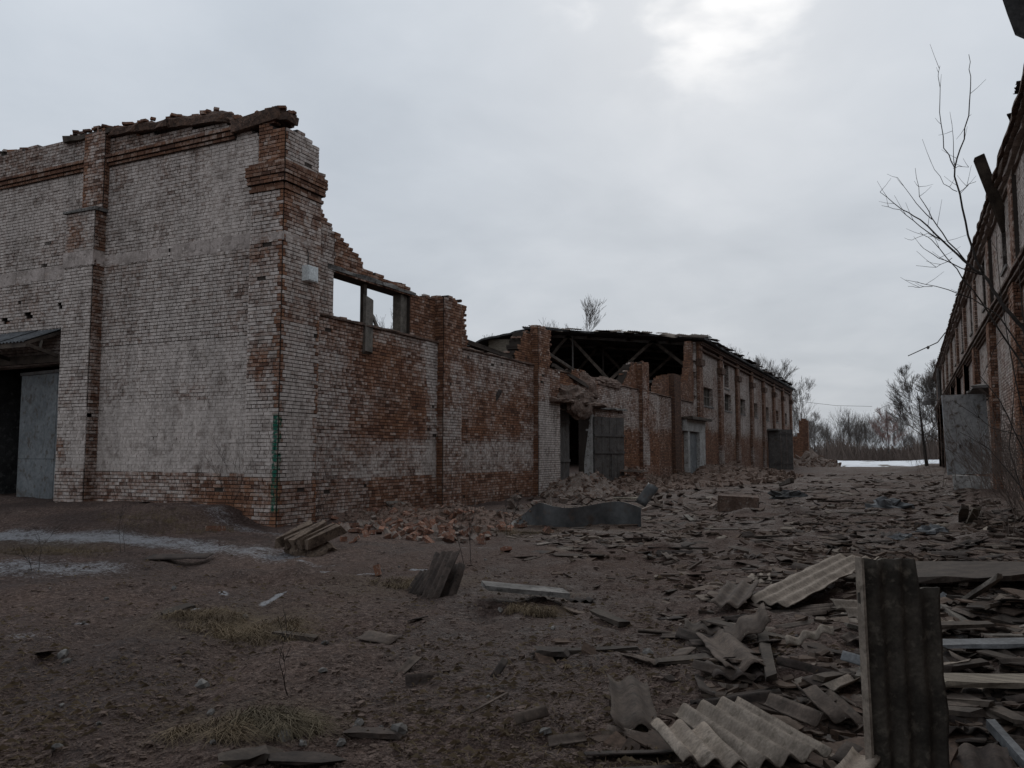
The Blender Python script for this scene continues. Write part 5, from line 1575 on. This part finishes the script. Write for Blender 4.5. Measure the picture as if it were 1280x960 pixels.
sl = MB()
for i in range(7000):
    u = random.uniform(-20, 1000) if i % 4 else random.uniform(-20, 1290); v = 690 + 280 * random.random() ** .75; p = G(u, v)
    if nz(p.x * .7, p.y * .7, 8) < -.15: continue
    a = random.uniform(0, 6.28); L = random.uniform(.02, .09); w_ = .0016 * (1 + .08 * p.y); dx, dy = math.cos(a) * L, math.sin(a) * L; z = p.z + .006
    sl.add([(p.x - dy / L * w_, p.y + dx / L * w_, z), (p.x + dy / L * w_, p.y - dx / L * w_, z), (p.x + dx * .5, p.y + dy * .5, z + L * random.uniform(.05, .4)), (p.x + dx, p.y + dy, z + .004)], [(0, 1, 2), (2, 1, 3)])
o = sl.build('straw_litter', 'straw'); tag(o, 'scattered bits of dead straw and stems over the dirt yard', 'straw', kind='stuff')

# ------------------------------------------------------------------ bare trees and twigs
def grow(mbx, p, d, L, r, depth, rnd, n_side=4, up=.12, spread=.6, minr=.006, kids=(3, 5), segs=4):
    pts = [p.copy()]; rad = [r]; dd = d.normalized(); q = p.copy(); forks = []
    for i in range(segs):
        dd = (dd + Vector((rnd.gauss(0, .13), rnd.gauss(0, .13), rnd.gauss(0, .09) + up * .5))).normalized()
        q = q + dd * (L / segs); pts.append(q.copy()); rad.append(max(minr, r * (1 - .62 * (i + 1) / segs)))
        forks.append((q.copy(), dd.copy(), rad[-1]))
    mbx.tube(pts, rad, n_side if depth > 1 else 3, cap=False)
    if depth == 0: return
    for k in range(rnd.randint(*kids)):
        f = forks[min(segs - 1, int(rnd.uniform(.25, 1) * segs))]; t = rnd.uniform(.2, 1)
        ax = Vector((rnd.gauss(0, 1), rnd.gauss(0, 1), rnd.gauss(0, .5))).normalized()
        nd = (f[1] + ax * spread * rnd.uniform(.6, 1.3) + Vector((0, 0, up))).normalized()
        grow(mbx, f[0], nd, L * rnd.uniform(.45, .75), max(minr, f[2] * .7), depth - 1, rnd, n_side, up, spread, minr, kids, max(2, segs - 1))


def tree_mesh(seed, h, depth=5, minr=.012, spread=.62, kids=(3, 5), trunk=.16):
    rnd = random.Random(seed); tk = MB(); cr = MB(); p = Vector((0, 0, -.3)); d = Vector((rnd.gauss(0, .06), rnd.gauss(0, .06), 1)); n = 9; r0 = trunk
    pts = [p.copy()]; rad = [r0]; fk = []
    for i in range(n):
        d = (d + Vector((rnd.gauss(0, .07), rnd.gauss(0, .07), .12))).normalized(); p = p + d * (h * .82 / n); pts.append(p.copy()); rad.append(r0 * (1 - .85 * (i + 1) / n) + minr)
        if i >= 2:
            for k in range(rnd.randint(2, 3)):
                a = rnd.uniform(0, 6.28); fk.append((p.copy(), Vector((math.cos(a), math.sin(a), rnd.uniform(.35, .95))), h * rnd.uniform(.16, .27) * (1.2 - i / n * .6), rad[-1] * .42))
    tk.tube(pts, rad, 6, cap=False)
    for q, dd, L, r in fk: grow(cr, q, dd, L, max(minr, r), depth - 3, rnd, 3, .16, spread, minr, kids)
    return tk.mesh('trunk', 'bark', True), cr.mesh('crown', 'twiggrey', False)


def put_tree(label, ms, x, y, s_=1., name='bare_tree', group=None, z=0., rz=None):
    t_ = thing(name, label, 'tree', (x, y, z), group); t_.scale = (s_,) * 3; t_.rotation_euler = (0, 0, random.uniform(0, 6.28) if rz is None else rz)
    for nm, me in (('trunk', ms[0]), ('crown', ms[1])):
        o = bpy.data.objects.new(nm, me); COL.objects.link(o); o.parent = t_
    return t_


TMD = tree_mesh(21, 11, 6, .009, .55, (6, 8), .2)
TM = [tree_mesh(3 + i, 11, 6, .007, .5, (5, 7), .15) for i in range(4)]
def tree_px(label, ms, u, vtop, Y, rz=None, k=1.):
    p = PY(u, vtop, Y); return put_tree(label, ms, p.x, p.y, (p.z) / 11. * k, rz=rz)
tree_px('tall dark bare tree leaning beside the far end of the brick building', TMD, 1153, 452, 92, k=.92)
tree_px('second bare tree half hidden behind the end of the brick building', TMD, 1174, 448, 98, k=.95)
tree_px('bare birch crown seen through the empty window opening', TM[1], 492, 362, 60, k=.93)
tree_px('bare tree top rising above the broken brick pier', TM[2], 598, 398, 80, k=.93)
tree_px('fine-branched bare tree rising over the warehouse ridge', TM[1], 706, 389, 120, k=.96)
tree_px('bare tree rising above the middle of the warehouse eaves', TM[3], 938, 436, 118, k=.95)
tree_px('smaller bare tree beside the one above the warehouse eaves', TM[0], 958, 448, 122)
tree_px('bare tree with drooping twigs at the warehouse end', TM[2], 988, 476, 116)
tree_px('slim bare tree just past the lone brick pier', TM[1], 1016, 520, 150)
pk_ = tree_px('pinkish-brown bare tree standing out above the far thicket', TM[3], 1108, 512, 190)
for ch in pk_.children:
    if ch.name.startswith('crown'): ch.data = ch.data.copy(); ch.data.materials.clear(); ch.data.materials.append(M['twigpink'])
# far wood: one mass
fw = MB(); rnd = random.Random(77); protos = []
for i in range(5):
    m_ = MB(); r3 = random.Random(60 + i)
    grow(m_, Vector((0, 0, -.4)), Vector((0, 0, 1)), 7.5, .12, 3, r3, 3, .22, .5, .014, (7, 9), 5); protos.append((m_.v, m_.f))
for i in range(230):
    ph = rnd.uniform(-.75, .12); rr = rnd.uniform(195, 250); x = rr * math.sin(ph); y = rr * math.cos(ph); s_ = rnd.uniform(.35, .72) * (1.1 if nz(ph * 14, 2) > 0 else .8); a = rnd.uniform(0, 6.28)
    v_, f_ = protos[i % 5]; c, n_ = math.cos(a) * s_, math.sin(a) * s_
    fw.add([(x + q[0] * c - q[1] * n_, y + q[0] * n_ + q[1] * c, q[2] * s_) for q in v_], f_)
o = fw.build('far_wood', 'twiggrey'); tag(o, 'far line of bare grey woodland behind the snow field', 'wood', kind='stuff')
br_ = MB()
for i in range(26000):
    ph = rnd.uniform(-.75, .12); rr = rnd.uniform(178, 225); x = rr * math.sin(ph); y = rr * math.cos(ph); h = rnd.uniform(1.5, 6.) * (.75 + .5 * nz(ph * 22, 5)); w_ = rnd.uniform(.03, .075); lx = rnd.gauss(0, .7)
    br_.add([(x - w_, y, -.2), (x + w_, y, -.2), (x + lx * .5 + w_ * .6, y, h * .6), (x + lx, y + rnd.gauss(0, .3), h)], [(0, 1, 2, 3)])
o = br_.build('far_thicket', 'twigred'); tag(o, 'dense brown thicket along the edge of the far wood', 'thicket', kind='stuff')

# sapling at the right wall: limbs traced, each at its own depth
sp_ = thing('bare_sapling', 'leafless sapling spreading thin branches in front of the brick building', 'sapling', (1.95, 14.2, .3))
LIMB = [([(1302, 470), (1280, 410), (1258, 386), (1242, 364), (1228, 342), (1204, 326), (1180, 302), (1150, 275), (1126, 262), (1100, 240)], .035, .004, 0),
        ([(1228, 342), (1218, 318), (1211, 294), (1199, 242), (1193, 210), (1205, 175), (1212, 130), (1214, 95), (1211, 68)], .020, .004, -.3),
        ([(1193, 210), (1180, 185), (1175, 140), (1173, 95), (1175, 82)], .009, .003, .2),
        ([(1192, 207), (1192, 180), (1190, 155)], .006, .003, 0), ([(1197, 240), (1180, 230), (1164, 203)], .006, .003, -.2), ([(1200, 240), (1211, 230), (1220, 227)], .005, .003, .2), ([(1193, 210), (1200, 208), (1211, 209)], .005, .003, .1),
        ([(1216, 336), (1185, 302), (1165, 272), (1150, 245), (1144, 210)], .012, .003, .4), ([(1180, 302), (1150, 283), (1125, 262), (1102, 257)], .009, .003, -.4), ([(1165, 275), (1145, 255), (1122, 222)], .008, .003, .3),
        ([(1225, 345), (1190, 330), (1165, 318), (1150, 306)], .010, .003, -.5), ([(1300, 475), (1250, 395), (1215, 373), (1170, 358), (1132, 350)], .014, .003, .5), ([(1165, 358), (1150, 360), (1135, 358)], .005, .003, .5),
        ([(1305, 500), (1255, 420), (1225, 375), (1195, 335), (1165, 300), (1150, 290)], .016, .003, -.6), ([(1190, 322), (1170, 335), (1145, 332)], .005, .003, .2), ([(1175, 300), (1160, 292), (1140, 300)], .005, .003, .1),
        ([(1320, 700), (1316, 600), (1310, 530), (1302, 470)], .05, .036, 0), ([(1312, 600), (1280, 520), (1262, 440), (1250, 360), (1245, 290)], .014, .003, .5), ([(1310, 640), (1278, 560), (1250, 500), (1226, 470), (1215, 430)], .013, .003, -.4),
        ([(1315, 660), (1270, 600), (1235, 560), (1200, 540)], .011, .003, .2), ([(1316, 680), (1285, 640), (1262, 560), (1268, 480), (1280, 420)], .012, .003, .6), ([(1314, 620), (1275, 545), (1240, 535), (1190, 500)], .010, .003, .1), ([(1255, 420), (1240, 440), (1228, 470)], .006, .003, 0), ([(1280, 410), (1275, 350), (1268, 300)], .009, .003, .3)]
rnd = random.Random(5)
for pts, r0, r1, off in LIMB:
    P3 = []; n = len(pts)
    for i, (u, v) in enumerate(pts): P3.append(PY(u, v, 14.2 + off * i / n + .08 * nz(i * .9, r0 * 99)))
    # refine
    Q = []; n = len(P3)
    for i in range(n - 1):
        for k in range(3): Q.append(P3[i].lerp(P3[i + 1], k / 3) + Vector((rnd.gauss(0, .008), rnd.gauss(0, .008), rnd.gauss(0, .006))))
    Q.append(P3[-1]); m_ = MB(); m_.tube(Q, [r0 + (r1 - r0) * i / (len(Q) - 1) for i in range(len(Q))], 5)
    for k in range(len(Q) // 3):
        q = Q[rnd.randrange(len(Q) // 3, len(Q))]; d = Vector((rnd.gauss(-.3, .7), rnd.gauss(0, .6), rnd.gauss(.4, .5))).normalized(); L = rnd.uniform(.08, .4)
        m_.tube([q, q + d * L * .5 + Vector((0, 0, .02)), q + d * L + Vector((0, 0, .06))], [.0045, .003, .0022], 3)
    m_.build('branch', 'bark', sp_, True)
# weed stems
def weed(label, u, v, h, n, group=None, mat='bark'):
    p = G(u, v); m_ = MB(); r4 = random.Random(int(u * 7 + v))
    for k in range(n):
        q = Vector((p.x + r4.gauss(0, .12), p.y + r4.gauss(0, .08), gz(p.x, p.y) - .03)); grow(m_, q, Vector((r4.gauss(0, .25), r4.gauss(0, .2), 1)), h * r4.uniform(.6, 1.), .006, 2, r4, 3, .1, .55, .0022, (2, 4), 4)
    o = m_.build('dry_weed', mat); tag(o, label, 'weed', group)
weed('bare shrubby weed at the foot of the corner pier', 288, 634, 1.2, 6)
weed('thin bare weed against the side of the corner pier', 398, 652, 1.5, 3)
weed('thin dry stalk standing in the snow strip', 152, 690, .5, 2); weed('thin dry stalk rising from tawny grass', 40, 715, .5, 2)
weed('single dry stem standing in bare dirt', 350, 870, .45, 1); weed('slender dry stems beside the rubble bank', 572, 705, .9, 2); weed('thin dry stems in front of the wavy metal sheet', 645, 668, .7, 3)
for u, v, lab in [(1262, 668, 'tangle of bare weed stems under the brick pier'), (1235, 655, 'bare weed clump before the open sheet door'), (1180, 612, 'low bare bush at the far end of the brick wall'), (1150, 598, 'wispy bare bush in front of the tall dark tree')]: weed(lab, u, v, 1.3, 8, mat='twigred')
sh_rnd = random.Random(12)
for lab, x0, y0, n, h in [('leafless bush of thin shoots against the brick wall beneath the sapling', 2.05, 17.2, 18, 1.5), ('thin leafless shoots rising beside the red brick pier', 2.2, 21.5, 12, 1.4), ('low leafless brush between the pier and the open sheet door', 2.15, 26.5, 14, 1.0)]:
    m_ = MB()
    for k in range(n):
        q = Vector((x0 + sh_rnd.gauss(0, .18), y0 + sh_rnd.gauss(0, .8), gz(x0, y0) - .05)); grow(m_, q, Vector((sh_rnd.gauss(-.15, .25), sh_rnd.gauss(0, .25), 1)), h * sh_rnd.uniform(.5, 1.), .011, 2, sh_rnd, 3, .10, .5, .0035, (3, 5), 5)
    o = m_.build('bare_shrub', 'twigred'); tag(o, lab, 'shrub')
# overhead wires
for lab, pts in [('thin overhead wire sagging past the warehouse end', [(985, 500), (1045, 507), (1090, 508)]), ('thin overhead wire curving down toward the pink tree', [(1092, 516), (1105, 508), (1135, 501), (1165, 497)])]:
    m_ = MB(); m_.tube([PY(u, v, 125) for u, v in pts], [.022] * len(pts), 4); o = m_.build('overhead_wire', 'wire'); tag(o, lab, 'wire')
